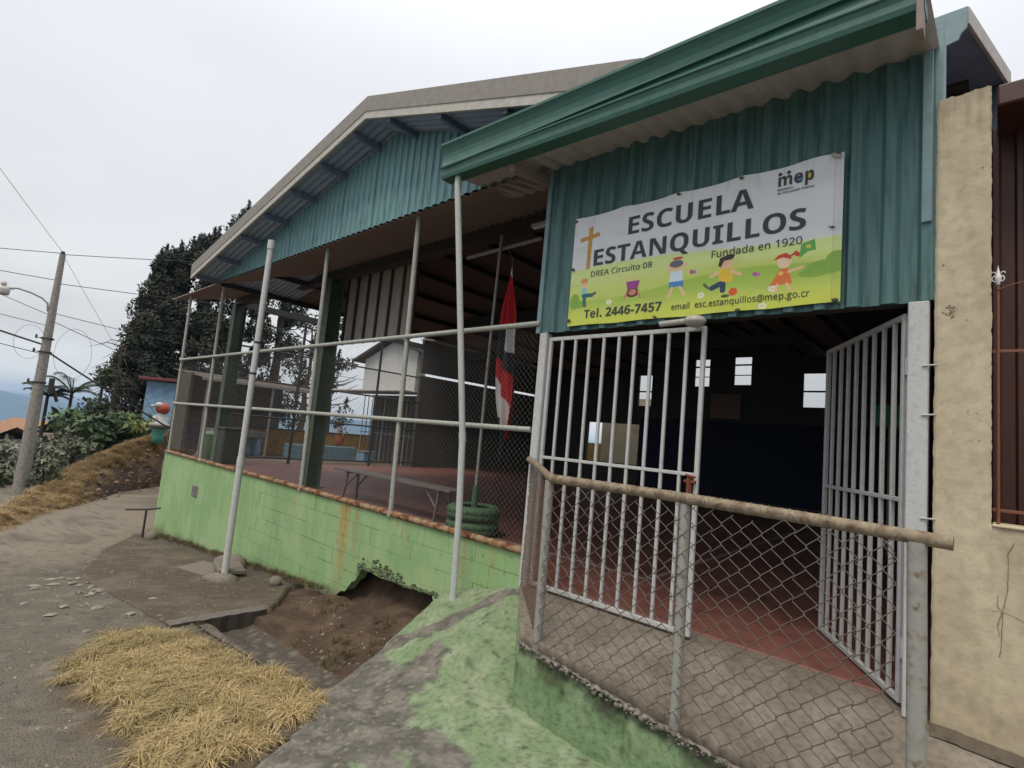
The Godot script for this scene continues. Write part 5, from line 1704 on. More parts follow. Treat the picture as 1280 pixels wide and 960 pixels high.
# ------------------------------------------------------------------ the yard left of and behind the court
func yard() -> void:
	var g := Geo.new()
	g.grid(60, 70, func(i, j):
		var x := lerpf(-36.0, -14.75, i / 59.0)
		var z := lerpf(-4.4, -34.0, j / 69.0)
		var y := -0.07 - 0.012 * (-14.75 - x) + 0.05 * nz.get_noise_2d(x * 0.5, z * 0.5)
		y -= 1.9 * (1.0 - smoothstep(0.0, 1.2, (-4.3 - 0.27 * (-14.75 - x)) - z)) * smoothstep(-14.7, -15.2, x)
		return Vector3(x, y, z), func(p: Vector3, _i, _j):
			var c := nz.get_noise_2d(p.x * 0.8, p.z * 0.8)
			return Color(0.12, 0.075, 0.05).lerp(Color(0.17, 0.15, 0.125), smoothstep(-0.1, 0.35, c)))
	structure(g, "yard", M.ground)
	# blue house
	var t := thing("blue_house", "small pale blue rendered house with a red roof edge beyond the court", "house", Vector3(-28.7, -0.4, -7.6))
	var o := t.position
	var a := Vector3(0.756, 0, -0.655)
	var b := Vector3(-0.655, 0, -0.756)
	var bs := Basis(a, Vector3.UP, -b)
	g = Geo.new()
	g.box(Vector3(-28.75, 0.9, -7.45) + b * 1.6 - o, Vector3(2.05, 3.0, 3.2), 0.01, bs)
	put(g, "wall", M.blue_wall, t)
	g = Geo.new()
	g.box(Vector3(-28.55, 2.5, -7.6) + b * 1.5 - o, Vector3(2.9, 0.13, 3.7), 0.01, bs)
	put(g, "roof", M.red_trim, t)
	g = Geo.new()
	g.box(Vector3(-28.25, 0.9, -7.9) + a * 0.2 + b * 0.02 - o, Vector3(0.9, 1.9, 0.05), 0.01, bs)
	put(g, "door", M.grey_wall, t)
	# open shed with the long roof edge
	t = thing("open_shed", "low open shed with rusty brown roof beside the court behind the fence", "shed", Vector3(-19.2, -0.1, -7.8))
	o = t.position
	for k in 5:
		g = Geo.new()
		waved(g, Vector3(-18.0, 2.27, -5.6 - 0.84 * k) - o, Vector3.FORWARD, Vector3(-3.4, 0.35, 0), 0.86, 0.12, 0.012, Vector3.UP)
		put(g, "roof_sheet", M.dusty_brown, t)
	g = Geo.new()
	g.box(Vector3(-18.0, 2.24, -7.7) - o, Vector3(0.05, 0.09, 4.3), 0.004)
	put(g, "roof_edge", M.fascia_dark, t)
	for z in [-5.75, -7.75, -9.6]:
		g = Geo.new()
		g.tube([Vector3(-18.05, -0.12, z) - o, Vector3(-18.05, 2.2, z) - o], 0.045, 8)
		put(g, "post", M.grey_wall, t)
	g = Geo.new()
	g.box(Vector3(-20.6, 1.15, -7.4) - o, Vector3(0.15, 2.5, 3.6))
	put(g, "wall", M.grey_wall, t)
	g = Geo.new()
	g.box(Vector3(-20.0, 1.2, -5.65) - o, Vector3(1.4, 2.5, 0.1))
	put(g, "end_wall", M.dusty_brown, t)
	t = thing("wash_trough", "pale blue concrete wash trough on legs inside the open shed", "trough", Vector3(-19.0, -0.1, -7.1))
	g = Geo.new()
	g.box(Vector3(0, 0.7, 0), Vector3(0.7, 0.22, 1.7), 0.02)
	put(g, "basin", M.grey_wall, t)
	for z in [-0.7, 0.7]:
		g = Geo.new()
		g.box(Vector3(0.0, 0.29, z), Vector3(0.6, 0.58, 0.14), 0.01)
		put(g, "leg", M.blue_wall, t)
	g = Geo.new()
	g.box(Vector3(-0.05, 0.29, 0), Vector3(0.08, 0.58, 1.2), 0.01)
	put(g, "apron", M.blue_wall, t)
	# yellow wall and blue planter
	t = thing("yellow_wall", "ochre yellow garden wall beyond the court with a dark coping", "wall", Vector3(-20.4, -0.3, -11.0))
	g = Geo.new()
	g.box(Vector3(0, 0.5, -0.2), Vector3(0.16, 1.18, 6.6), 0.01)
	put(g, "panel", M.yellow_wall, t)
	g = Geo.new()
	g.box(Vector3(0, 1.11, -0.2), Vector3(0.22, 0.05, 6.6), 0.01)
	put(g, "coping", M.steel_dark, t)
	t = thing("blue_planter", "long pale blue concrete planter box in front of the yellow wall", "planter", Vector3(-18.0, -0.12, -9.7))
	g = Geo.new()
	g.box(Vector3(0, 0.27, 0), Vector3(0.5, 0.5, 2.5), 0.02)
	put(g, "box", M.blue_paint, t)
	g = Geo.new()
	g.col = Color(0.07, 0.045, 0.03)
	g.box(Vector3(0, 0.5, 0), Vector3(0.4, 0.06, 2.4), 0.02)
	put(g, "soil", M.plain, t)
	t = thing("water_tank", "square grey blue block at the right end of the blue planter", "tank", Vector3(-17.4, -0.12, -11.2))
	g = Geo.new()
	g.box(Vector3(0, 0.2, 0), Vector3(0.5, 0.4, 0.55), 0.03)
	put(g, "body", M.blue_wall, t)
	g = Geo.new()
	g.box(Vector3(0, 0.415, 0), Vector3(0.54, 0.03, 0.59), 0.01)
	put(g, "lid", M.grey_wall, t)
	t = thing("clay_pot", "orange clay pot standing on the blue planter before the yellow wall", "pot", Vector3(-18.0, 0.41, -10.4))
	g = Geo.new()
	g.lathe(Vector3.ZERO, [Vector2(0.0, 0.0), Vector2(0.10, 0.0), Vector2(0.17, 0.2), Vector2(0.16, 0.28), Vector2(0.19, 0.32), Vector2(0.17, 0.33), Vector2(0.12, 0.3)], 18)
	put(g, "body", M.orange_clay, t)
	g = Geo.new()
	leaf_ball(g, Vector3(0, 0.5, 0), Vector3(0.22, 0.24, 0.22), 60, 0.1, Color(0.22, 0.09, 0.03), 0.4)
	put(g, "plant", M.foliage, t)
	# white gabled house with the barred front
	t = thing("white_house", "small white gabled house with barred dark front seen through the mesh fence", "house", Vector3(-17.6, -0.2, -13.2))
	o = t.position
	g = Geo.new()
	g.prism(PackedVector2Array([Vector2(-19.5, 2.62), Vector2(-15.95, 2.62), Vector2(-15.95, 4.15), Vector2(-17.6, 4.62), Vector2(-19.5, 3.98)]), Vector3(0, 0, -12.0) - o, Vector3.RIGHT, Vector3.UP, Vector3(0, 0, -0.12))
	put(g, "gable", M.white_board, t)
	for s in [[Vector3(-20.0, 3.86, 0), Vector3(-17.6, 4.68, 0)], [Vector3(-17.6, 4.68, 0), Vector3(-15.2, 4.0, 0)]]:
		g = Geo.new()
		var p0: Vector3 = s[0]
		var p1: Vector3 = s[1]
		g.prism(PackedVector2Array([Vector2(p0.x, p0.y), Vector2(p1.x, p1.y), Vector2(p1.x, p1.y + 0.1), Vector2(p0.x, p0.y + 0.1)]), Vector3(0, 0, -11.7) - o, Vector3.RIGHT, Vector3.UP, Vector3(0, 0, -3.0))
		put(g, "roof", M.steel_dark, t)
	g = Geo.new()
	ribbed(g, Vector3(-15.95, 0, -11.97) - o, Vector3.RIGHT, func(_s): return [Vector3.UP * 2.6, Vector3.UP * 4.0], 0.55, 0.14, 0.03, Vector3.BACK)
	put(g, "side_sheet", M.grey_wall, t)
	g = Geo.new()
	g.box(Vector3(-18.0, 2.58, -11.6) - o, Vector3(5.4, 0.06, 1.1), 0.01)
	put(g, "awning", M.zinc, t)
	g = Geo.new()
	g.box(Vector3(-17.4, 1.2, -12.6) - o, Vector3(4.0, 2.7, 0.1))
	put(g, "dark_wall", M.hall_wall, t)
	for k in 14:
		g = Geo.new()
		g.box(Vector3(-19.2 + 0.29 * k, 1.15, -12.0) - o, Vector3(0.025, 2.7, 0.025))
		put(g, "window_bar", M.grey_wall if k % 5 != 0 else M.white_board, t)
	g = Geo.new()
	g.box(Vector3(-17.3, 1.0, -11.985) - o, Vector3(3.9, 0.04, 0.02))
	put(g, "bar_rail", M.grey_wall, t)
	# outside the back wall's wide opening
	t = thing("cream_annex", "pale cream annex wall seen through the wide opening of the hall", "building", Vector3(-11.2, 0, -19.1))
	g = Geo.new()
	g.box(Vector3(0.1, 1.1, 0), Vector3(2.3, 4.4, 0.2), 0.01)
	put(g, "wall", M.cream, t)
	g = Geo.new()
	g.box(Vector3(-2.0, 0.55, -0.1), Vector3(1.8, 1.7, 0.12), 0.01)
	put(g, "low_wall", M.yellow_wall, t)

func leaf_ball(g: Geo, c: Vector3, r: Vector3, count: int, size: float, col: Color, vary: float) -> void:
	for k in count:
		var d := Vector3(rng.randfn(), rng.randfn(), rng.randfn()).normalized()
		var p := c + d * r * pow(rng.randf(), 0.25)
		var s := size * (0.6 + 0.8 * rng.randf())
		var f := Vector3(rng.randfn(), rng.randfn() + 0.3, rng.randfn()).normalized()
		var w := f.cross(d + Vector3(0.01, 0.3, 0.02)).normalized() * s * 0.35
		var lum := 1.0 + vary * rng.randfn()
		g.col = Color(col.r * lum, col.g * lum, col.b * lum)
		g.tri(p - w, p + w, p + f * s)

# ------------------------------------------------------------------ trees, shrubs, pole and houses on the left
func conifer(label: String, base: Vector3, h: float, r: float, lumps: int, dense: float, group := "dark trees behind the court") -> void:
	var t := thing("cypress_tree", label, "tree", base, group)
	var g := Geo.new()
	var path := []
	var rad := []
	for k in 8:
		var q := k / 7.0
		path.append(Vector3(0.25 * nz.get_noise_1d(q * 3.0 + base.x), h * 0.93 * q - 0.6 * (1.0 - q), 0.25 * nz.get_noise_1d(q * 3.0 + base.z)))
		rad.append(lerpf(0.028 * h, 0.01, q))
	g.tube(path, rad, 9)
	for k in 16:
		var q := 0.2 + 0.7 * rng.randf()
		var a := TAU * rng.randf()
		var l := r * (1.05 - 0.55 * q)
		var p := Vector3(0, h * q, 0)
		g.tube([p, p + Vector3(cos(a) * l * 0.5, l * 0.12, sin(a) * l * 0.5), p + Vector3(cos(a) * l, l * 0.4, sin(a) * l)], [0.05, 0.035, 0.012], 5)
	put(g, "trunk", M.bark, t)
	g = Geo.new()
	for k in lumps:
		var q := pow(rng.randf(), 0.85)
		var a := TAU * rng.randf()
		var wide := r * (1.0 - 0.75 * pow(q, 1.7)) * (0.55 + 0.45 * smoothstep(0.0, 0.2, q))
		var d := wide * (0.35 + 0.65 * sqrt(rng.randf()))
		var c := Vector3(cos(a) * d, h * (0.10 + 0.86 * q), sin(a) * d)
		var br := (0.45 + 0.4 * rng.randf()) * (1.1 - 0.35 * q)
		var lum := 0.75 + 0.5 * rng.randf()
		var col := Color(0.031 * lum, 0.037 * lum, 0.022 * lum)
		if rng.randf() < 0.15: col = Color(0.034 * lum, 0.031 * lum, 0.021 * lum)
		leaf_ball(g, c, Vector3(br, br * 1.15, br), int(260 * dense), 0.19, col, 0.22)
		if rng.randf() < 0.4:      # an upright shoot that makes the outline spiky
			for s in 14:
				leaf_ball(g, c + Vector3(0, br * 0.8 + s * 0.05, 0), Vector3(0.16, 0.1, 0.16) * (1.0 - s / 16.0), 5, 0.16, col, 0.2)
	put(g, "crown", M.foliage, t)

func shrub(called: String, label: String, base: Vector3, r: Vector3, col: Color, leaf: float, count: int, group: String) -> void:
	var t := thing(called, label, "shrub", base, group)
	var g := Geo.new()
	for k in 7:
		var a := TAU * rng.randf()
		g.tube([Vector3(0, -0.15, 0), Vector3(cos(a) * r.x * 0.3, r.y * 0.7, sin(a) * r.z * 0.3), Vector3(cos(a) * r.x * 0.7, r.y * 1.3, sin(a) * r.z * 0.7)], [0.03, 0.02, 0.006], 5)
	put(g, "stem", M.bark, t)
	g = Geo.new()
	for k in 9:
		var a := TAU * rng.randf()
		var d := sqrt(rng.randf()) * 0.75
		var c := Vector3(cos(a) * d * r.x, r.y * (0.45 + 0.8 * rng.randf()), sin(a) * d * r.z)
		var lum := 0.7 + 0.6 * rng.randf()
		leaf_ball(g, c, r * 0.5, int(count / 9.0), leaf, Color(col.r * lum, col.g * lum, col.b * lum), 0.25)
	put(g, "leaves", M.foliage, t)

func frond(g: Geo, o: Vector3, a: float, rise: float, l: float, leaf: float) -> void:
	var dir := Vector3(cos(a), 0, sin(a))
	var side := Vector3(-sin(a), 0, cos(a))
	var pts := []
	for k in 9:
		var q := k / 8.0
		pts.append(o + dir * l * (q - 0.15 * q * q) + Vector3.UP * l * (rise * q - (0.30 + rise * 0.55) * q * q))
	g.tube(pts, [0.03, 0.026, 0.022, 0.02, 0.017, 0.014, 0.011, 0.008, 0.004], 5, false)
	for k in 90:
		var q := 0.10 + 0.88 * k / 90.0
		var i := mini(int(q * 8.0), 7)
		var p: Vector3 = pts[i].lerp(pts[i + 1], q * 8.0 - i)
		var ll := leaf * sin(PI * (0.15 + 0.8 * q))
		for s in [-1.0, 1.0]:
			var tip: Vector3 = p + side * s * ll * 0.8 + dir * ll * 0.45 - Vector3.UP * ll * (0.10 + 0.25 * rng.randf())
			var w := dir * 0.022
			g.tri(p - w, p + w, tip)

func cable(label: String, a: Vector3, b: Vector3, sag: float, r: float, group := "") -> void:
	var g := Geo.new()
	var pts := []
	for k in 15:
		var q := k / 14.0
		pts.append(a.lerp(b, q) - a + Vector3.DOWN * sag * 4.0 * q * (1.0 - q))
	g.tube(pts, r, 5, false)
	var o := put(g, "power_cable", M.dark_wire)
	o.position = a
	tag(o, label, "cable", "overhead cables" if group == "" else group)

func hillside_things() -> void:
	# utility pole
	var P := Vector3(-23.13, -2.4, -2.36)
	var t := thing("utility_pole", "tall tapered grey concrete utility pole with a street lamp on a curved arm", "utility pole", P)
	var g := Geo.new()
	g.tube([Vector3(0, 0, 0), Vector3(0, 4.2, 0), Vector3(0, 8.4, 0)], [0.205, 0.145, 0.08], 16)
	put(g, "shaft", M.concrete_pole, t)
	g = Geo.new()
	g.tube([Vector3(0, 8.35, 0), Vector3(0, 8.5, 0)], [0.075, 0.05], 10)
	put(g, "cap", M.steel_dark, t)
	g = Geo.new()
	g.tube([Vector3(0, 6.42, 0.12), Vector3(0, 6.68, 0.15), Vector3(-0.02, 6.82, 0.3), Vector3(-0.06, 6.93, 0.57), Vector3(-0.12, 7.0, 0.9), Vector3(-0.15, 6.98, 1.05)], 0.028, 8)
	put(g, "lamp_arm", M.galvanised, t)
	g = Geo.new()
	g.lathe(Vector3(-0.16, 6.72, 1.25), [Vector2(0.0, 0.02), Vector2(0.15, 0.0), Vector2(0.17, 0.04), Vector2(0.18, 0.17), Vector2(0.14, 0.24), Vector2(0.06, 0.26), Vector2(0.055, 0.30), Vector2(0.075, 0.31), Vector2(0.075, 0.40), Vector2(0.0, 0.43)], 16)
	g.tube([Vector3(-0.15, 6.97, 1.0), Vector3(-0.16, 6.95, 1.25)], 0.04, 8)
	put(g, "lamp_head", M.lamp_shell, t)
	for y in [4.05, 5.05, 5.5]:
		g = Geo.new()
		g.lathe(Vector3(0, y, 0), [Vector2(0.165, 0.0), Vector2(0.18, 0.01), Vector2(0.18, 0.05), Vector2(0.16, 0.06)], 16)
		g.tube([Vector3(0.0, y + 0.03, 0.15), Vector3(0, y + 0.03, 0.30)], 0.014, 6)
		g.lathe(Vector3(0, y, 0.28), [Vector2(0.0, 0.0), Vector2(0.025, 0.0), Vector2(0.035, 0.04), Vector2(0.02, 0.05), Vector2(0.035, 0.06), Vector2(0.025, 0.12), Vector2(0.0, 0.13)], 10)
		put(g, "bracket", M.steel_dark, t)
	g = Geo.new()
	g.box(Vector3(0.2, 4.0, -0.28), Vector3(0.16, 0.5, 0.14), 0.02)
	g.tube([Vector3(0.2, 4.2, -0.25), Vector3(0.1, 3.5, -0.5)], 0.05, 8)
	put(g, "cable_box", M.steel_dark, t)
	for c in [[Vector3(0.0, 5.35, 0.42), 0.55, 0.38], [Vector3(0.0, 5.15, -0.72), 0.85, 0.5]]:
		g = Geo.new()
		var pts := []
		for k in 25:
			var a := TAU * k / 24.0
			pts.append(c[0] + Vector3(0.05 * sin(a * 2.0), sin(a) * c[1], cos(a) * c[2]))
		g.tube(pts, 0.005, 5, false)
		put(g, "cable_loop", M.dark_wire, t)
	var A := P + Vector3(0, 8.45, 0)
	for w in [
		["highest thin cable running left from the top of the utility pole", Vector3(-23.13, 6.04, -2.36), Vector3(-23.81, 5.92, -0.88), 8.0, 0.012],
		["faint thin cable climbing steeply to the upper left from the pole top", Vector3(-23.13, 6.06, -2.36), Vector3(-19.0, 6.5, -0.88), 5.0, 0.006],
		["second thin cable running left a little below the pole top", Vector3(-23.13, 5.10, -2.32), Vector3(-23.81, 5.21, -0.97), 8.0, 0.012],
		["thick black cable bundle running left from the middle of the utility pole", Vector3(-23.13, 2.9, -2.35), Vector3(-23.55, 3.27, -1.23), 9.0, 0.03],
		["thin cable running left just under the lamp arm", Vector3(-23.13, 3.9, -2.35), Vector3(-23.5, 4.42, -1.07), 9.0, 0.010],
		["thin slack cable running left under the lamp arm cable", Vector3(-23.13, 3.55, -2.35), Vector3(-23.5, 3.79, -1.15), 9.0, 0.010],
		["lowest thin cable running left below the black bundle", Vector3(-23.13, 2.6, -2.35), Vector3(-23.3, 2.85, -1.26), 9.0, 0.012],
		["highest thin cable running right from the pole top into the dark trees", Vector3(-23.13, 6.0, -2.36), Vector3(-22.15, 6.42, -4.51), 7.0, 0.012],
		["faint thin cable running down to the right from the pole top", Vector3(-23.13, 6.0, -2.36), Vector3(-23.5, 4.47, -3.5), 9.0, 0.006],
		["second thin cable running right below the pole top to the trees", Vector3(-23.13, 5.0, -2.36), Vector3(-22.1, 5.14, -4.54), 7.0, 0.012],
		["thick black cable bundle dropping right from the middle of the utility pole", Vector3(-23.13, 2.75, -2.35), Vector3(-23.34, 2.08, -3.6), 5.5, 0.03],
		["thin cable running right below the lamp arm", Vector3(-23.13, 4.0, -2.35), Vector3(-22.9, 3.9, -3.95), 7.0, 0.011],
		["thin lower cable running right toward the bare tree", Vector3(-23.13, 3.75, -2.35), Vector3(-22.8, 3.14, -4.12), 7.0, 0.011]]:
		var a: Vector3 = w[1]
		var q: Vector3 = w[2]
		cable(w[0], a, a + (q - a) * w[3], 0.02 * w[3], w[4])
	# background trees
	conifer("lowest dark cypress at the left end of the tree row", Vector3(-37.0, -0.5, -8.0), 7.2, 1.6, 44, 1.0)
	conifer("spiky dark cypress second from the left in the tree row", Vector3(-38.3, -0.5, -9.2), 11.6, 2.2, 80, 1.0)
	conifer("tall dark cypress in the middle of the row behind the blue house", Vector3(-38.1, -0.5, -10.9), 13.4, 2.6, 95, 1.0)
	conifer("tallest dark cypress rising beside the hall roof edge", Vector3(-37.0, -0.5, -12.9), 15.6, 2.7, 100, 1.0)
	conifer("dark cypress mostly hidden behind the hall roof", Vector3(-36.2, -0.5, -15.4), 16.0, 2.6, 50, 0.9)
	conifer("thin open tree with sky showing through seen across the court", Vector3(-33.0, -0.5, -16.2), 9.5, 2.6, 17, 0.6)
	conifer("sparse brown tree right of the open tree seen across the court", Vector3(-33.5, -0.5, -18.2), 9.0, 2.2, 9, 0.5)
	# bare tree and thin pole
	t = thing("bare_tree", "thin bare tree with drooping twigs beside the tree row", "tree", Vector3(-33.2, -0.8, -6.3))
	g = Geo.new()
	g.tube([Vector3(0, 0, 0), Vector3(0.05, 2.6, 0), Vector3(-0.05, 5.4, 0)], [0.16, 0.10, 0.03], 8)
	put(g, "trunk", M.bark, t)
	for k in 34:
		g = Geo.new()
		var y := 1.2 + 4.0 * rng.randf()
		var a := TAU * rng.randf()
		var l := 0.7 + 0.9 * rng.randf()
		var d := Vector3(cos(a), 0, sin(a))
		g.tube([Vector3(0, y, 0), d * l * 0.5 + Vector3(0, y + 0.1, 0), d * l + Vector3(0, y - 0.25, 0)], [0.03, 0.018, 0.006], 4)
		put(g, "branch", M.bark, t)
	t = thing("slender_tree", "slender tree with a tuft of dark leaves between the palms and the bare tree", "tree", Vector3(-32.3, -1.0, -5.6))
	g = Geo.new()
	g.tube([Vector3(0, 0, 0), Vector3(0.1, 2.0, 0), Vector3(-0.05, 4.0, 0)], [0.11, 0.08, 0.03], 8)
	put(g, "trunk", M.bark, t)
	g = Geo.new()
	for k in 9: leaf_ball(g, Vector3(rng.randfn() * 0.22, 1.5 + 2.7 * rng.randf(), rng.randfn() * 0.22), Vector3(0.4, 0.42, 0.4), 90, 0.17, Color(0.05, 0.06, 0.03), 0.25)
	put(g, "crown", M.foliage, t)
	# palms
	for p in [["taller feathery palm with arching fronds behind the shrubs", Vector3(-36.2, -1.4, -5.05), 2.9, 1.9], ["shorter spiky palm left of the arching palm", Vector3(-36.6, -1.4, -4.15), 2.6, 1.3]]:
		t = thing("palm_tree", p[0], "palm", p[1])
		g = Geo.new()
		g.tube([Vector3(0, 0, 0), Vector3(0.05, p[2] * 0.5, 0), Vector3(0, p[2], 0)], [0.10, 0.075, 0.07], 8)
		put(g, "trunk", M.bark, t)
		for k in 13:
			g = Geo.new()
			var lum := 0.8 + 0.4 * rng.randf()
			g.col = Color(0.045 * lum, 0.062 * lum, 0.034 * lum)
			frond(g, Vector3(0, p[2], 0), TAU * k / 13.0 + rng.randf() * 0.3, 0.5 + 1.1 * rng.randf(), p[3], 0.42)
			put(g, "frond", M.foliage, t)
	# shrubs along the top of the bank
	var green := Color(0.07, 0.105, 0.045)
	var grey := Color(0.13, 0.14, 0.095)
	for s in [
		["broad green shrub on the bank just left of the turquoise pedestal", Vector3(-27.6, -0.5, -6.5), Vector3(1.0, 0.85, 0.9), Color(0.085, 0.12, 0.045), 0.2],
		["large leaved green shrub in the middle of the bank top", Vector3(-27.9, -0.75, -5.7), Vector3(1.1, 0.95, 1.0), green, 0.26],
		["dark green shrub with big leaves right of the palms", Vector3(-27.6, -1.0, -4.9), Vector3(1.1, 1.0, 1.0), Color(0.05, 0.08, 0.035), 0.28],
		["green shrub under the slender tree", Vector3(-28.6, -1.1, -4.5), Vector3(1.2, 1.15, 1.0), green, 0.24],
		["grey green shrub below the palms", Vector3(-26.9, -1.45, -3.9), Vector3(1.1, 0.95, 0.9), grey, 0.2],
		["dusty shrub on the slope right of the utility pole", Vector3(-25.8, -1.8, -3.35), Vector3(0.9, 0.85, 0.8), grey, 0.18],
		["low dark agave like plant at the foot of the utility pole", Vector3(-22.6, -1.95, -3.0), Vector3(0.6, 0.35, 0.55), Color(0.05, 0.065, 0.035), 0.3],
		["dusty shrub behind the utility pole", Vector3(-26.3, -2.3, -2.2), Vector3(1.1, 0.8, 0.9), grey, 0.18],
		["dull green shrub at the left edge below the houses", Vector3(-25.2, -2.6, -1.2), Vector3(1.0, 0.85, 0.9), Color(0.075, 0.085, 0.05), 0.2],
		["far green shrub in front of the tiled house", Vector3(-33.5, -2.9, -3.2), Vector3(1.8, 1.3, 1.6), grey, 0.26],
		["far dark shrub between the palms and the cypress row", Vector3(-33.5, -1.0, -6.9), Vector3(1.6, 1.3, 1.4), Color(0.05, 0.07, 0.03), 0.28]]:
		shrub("shrub", s[0], s[1], s[2], s[3], s[4], 1100, "shrubs along the bank")
	# yellow flowers on the first shrub
	g = Geo.new()
	for k in 26:
		var c := Vector3(-26.9 + rng.randfn() * 0.25, 0.35 + rng.randfn() * 0.14, -6.3 + rng.randfn() * 0.3)
		g.col = Color(0.6, 0.55, 0.14) if rng.randf() < 0.8 else Color(0.7, 0.68, 0.6)
		for q in 4: g.tri(c, c + Vector3(rng.randfn(), rng.randfn(), rng.randfn()) * 0.06, c + Vector3(rng.randfn(), rng.randfn(), rng.randfn()) * 0.06)
	tag(put(g, "flower_cluster", M.plain), "scattered yellow flowers on the shrub left of the pedestal", "flowers")
	# ornament on its pedestal
	t = thing("garden_ornament", "red and white painted ornament on a turquoise pedestal at the end of the bank", "ornament", Vector3(-25.6, -0.25, -6.55))
	g = Geo.new()
	g.lathe(Vector3.ZERO, [Vector2(0.0, 0.0), Vector2(0.24, 0.0), Vector2(0.20, 0.25), Vector2(0.24, 0.55), Vector2(0.26, 0.62), Vector2(0.0, 0.63)], 18)
	put(g, "pedestal", M.turquoise, t)
	g = Geo.new()
	g.lathe(Vector3(0, 0.62, 0), [Vector2(0.0, 0.0), Vector2(0.28, 0.0), Vector2(0.40, 0.06), Vector2(0.42, 0.14), Vector2(0.36, 0.19), Vector2(0.30, 0.16), Vector2(0.0, 0.16)], 20)
	put(g, "bowl", M.concrete_pole, t)
	g = Geo.new()
	g.lathe(Vector3(0, 0.78, 0), [Vector2(0.27, 0.0), Vector2(0.28, 0.05), Vector2(0.20, 0.2), Vector2(0.15, 0.42), Vector2(0.12, 0.5)], 14)
	g.blob(Vector3(0.05, 0.95, 0.2), Vector3(0.1, 0.2, 0.1), nz, 0.2, 10, 7)
	g.blob(Vector3(-0.02, 0.93, -0.2), Vector3(0.1, 0.18, 0.1), nz, 0.2, 10, 7)
	g.col = Color.WHITE
	put(g, "body", M.white_board, t)
	g = Geo.new()
	g.blob(Vector3(0.02, 1.42, -0.02), Vector3(0.26, 0.25, 0.26), nz, 0.06, 18, 12)
	put(g, "head", M.red_paint, t)
	g = Geo.new()
	g.blob(Vector3(0.10, 1.56, 0.16), Vector3(0.14, 0.11, 0.15), nz, 0.2, 12, 8)
	g.blob(Vector3(0.05, 1.50, 0.34), Vector3(0.06, 0.05, 0.12), nz, 0.2, 10, 6)
	put(g, "beak", M.white_board, t)
	# houses below the road
	for hs in [["tiled orange roof of the long house at the far left edge", Vector3(-58.0, -5.2, -2.2), Vector3(7.0, 2.9, 5.5), 0.75], ["grey walled house with a pale roof farther down the slope", Vector3(-64.0, -4.6, -6.6), Vector3(5.0, 2.6, 4.5), 0.4]]:
		t = thing("hillside_house", hs[0], "house", hs[1], "houses below the bank")
		t.rotation.y = hs[3]
		var z: Vector3 = hs[2]
		g = Geo.new()
		g.box(Vector3(0, z.y * 0.5, 0), z, 0.02)
		put(g, "wall", M.grey_wall if z.x > 6.0 else M.cream, t)
		for s in [-1.0, 1.0]:
			g = Geo.new()
			waved(g, Vector3(-z.x * 0.55, z.y + 1.0, 0), Vector3.RIGHT, Vector3(0, -1.25, s * z.z * 0.62), z.x * 1.1, 0.3, 0.04, Vector3.UP)
			put(g, "roof_slope", M.tile_roof, t)
		for k in 3:
			for fz in [-1.0, 1.0]:
				g = Geo.new()
				g.box(Vector3(-z.x * 0.3 + k * z.x * 0.3, z.y * 0.55, fz * z.z * 0.5), Vector3(0.9, 1.0, 0.06), 0.01)
				put(g, "window", M.window_frame, t)
	t = thing("white_topped_post", "thin pale post with a white top at the left edge below the houses", "post", Vector3(-26.0, -2.6, -1.55))
	g = Geo.new()
	g.tube([Vector3(0, 0, 0), Vector3(0, 2.2, 0)], [0.11, 0.08], 8)
	put(g, "shaft", M.concrete_pole, t)
	g = Geo.new()
	g.blob(Vector3(0, 2.26, 0), Vector3(0.14, 0.10, 0.14), nz, 0.1, 10, 6)
	put(g, "top", M.white_paint, t)
	# dry grass and litter on the bank
	var spots := []
	for k in 26000:
		var u := rng.randf()
		var foot := [Vector3(-14.74, -1.80, -0.49), Vector3(-16.06, -1.84, -1.44), Vector3(-18.61, -2.0, -2.41), Vector3(-20.39, -2.02, -3.52), Vector3(-23.15, -2.04, -5.06), Vector3(-25.0, -1.95, -6.9), Vector3(-26.4, -1.85, -8.3)]
		var crest := [Vector3(-16.95, -1.72, -0.6), Vector3(-18.0, -1.72, -1.58), Vector3(-22.4, -1.62, -2.79), Vector3(-23.57, -1.05, -3.86), Vector3(-24.98, -0.45, -5.22), Vector3(-26.6, 0.06, -6.92), Vector3(-27.5, 0.2, -8.3)]
		var f := u * 6.0
		var i := mini(int(f), 5)
		var a: Vector3 = foot[i].lerp(foot[i + 1], f - i)
		var b: Vector3 = crest[i].lerp(crest[i + 1], f - i)
		var s := rng.randf() * 1.12
		var q := a.lerp(b, s)
		q.y = lerpf(a.y - 0.05, b.y, pow(minf(s, 1.0), 0.75)) 
		q.y += sin(PI * minf(s, 1.0)) * 0.22 * nz.get_noise_2d(q.x * 0.9, q.z * 0.9)
		var keep := smoothstep(0.45, 0.8, s + 0.5 * nz.get_noise_2d(q.x * 1.2, q.z * 1.2))
		keep = maxf(keep, 0.75 * (1.0 - smoothstep(0.3, 0.6, u)))
		if rng.randf() < keep: spots.append(q)
	grass("bank_grass", "dry orange straw grass covering the top of the earth bank", spots, 0.13, 0.26, Color(0.43, 0.305, 0.15), Color(0.25, 0.17, 0.08), 1.2)
	t = thing("earth_clods", "scattered stones and clods lying on the bare face of the bank", "stones", Vector3(-23, -1.5, -4.5))
	g = Geo.new()
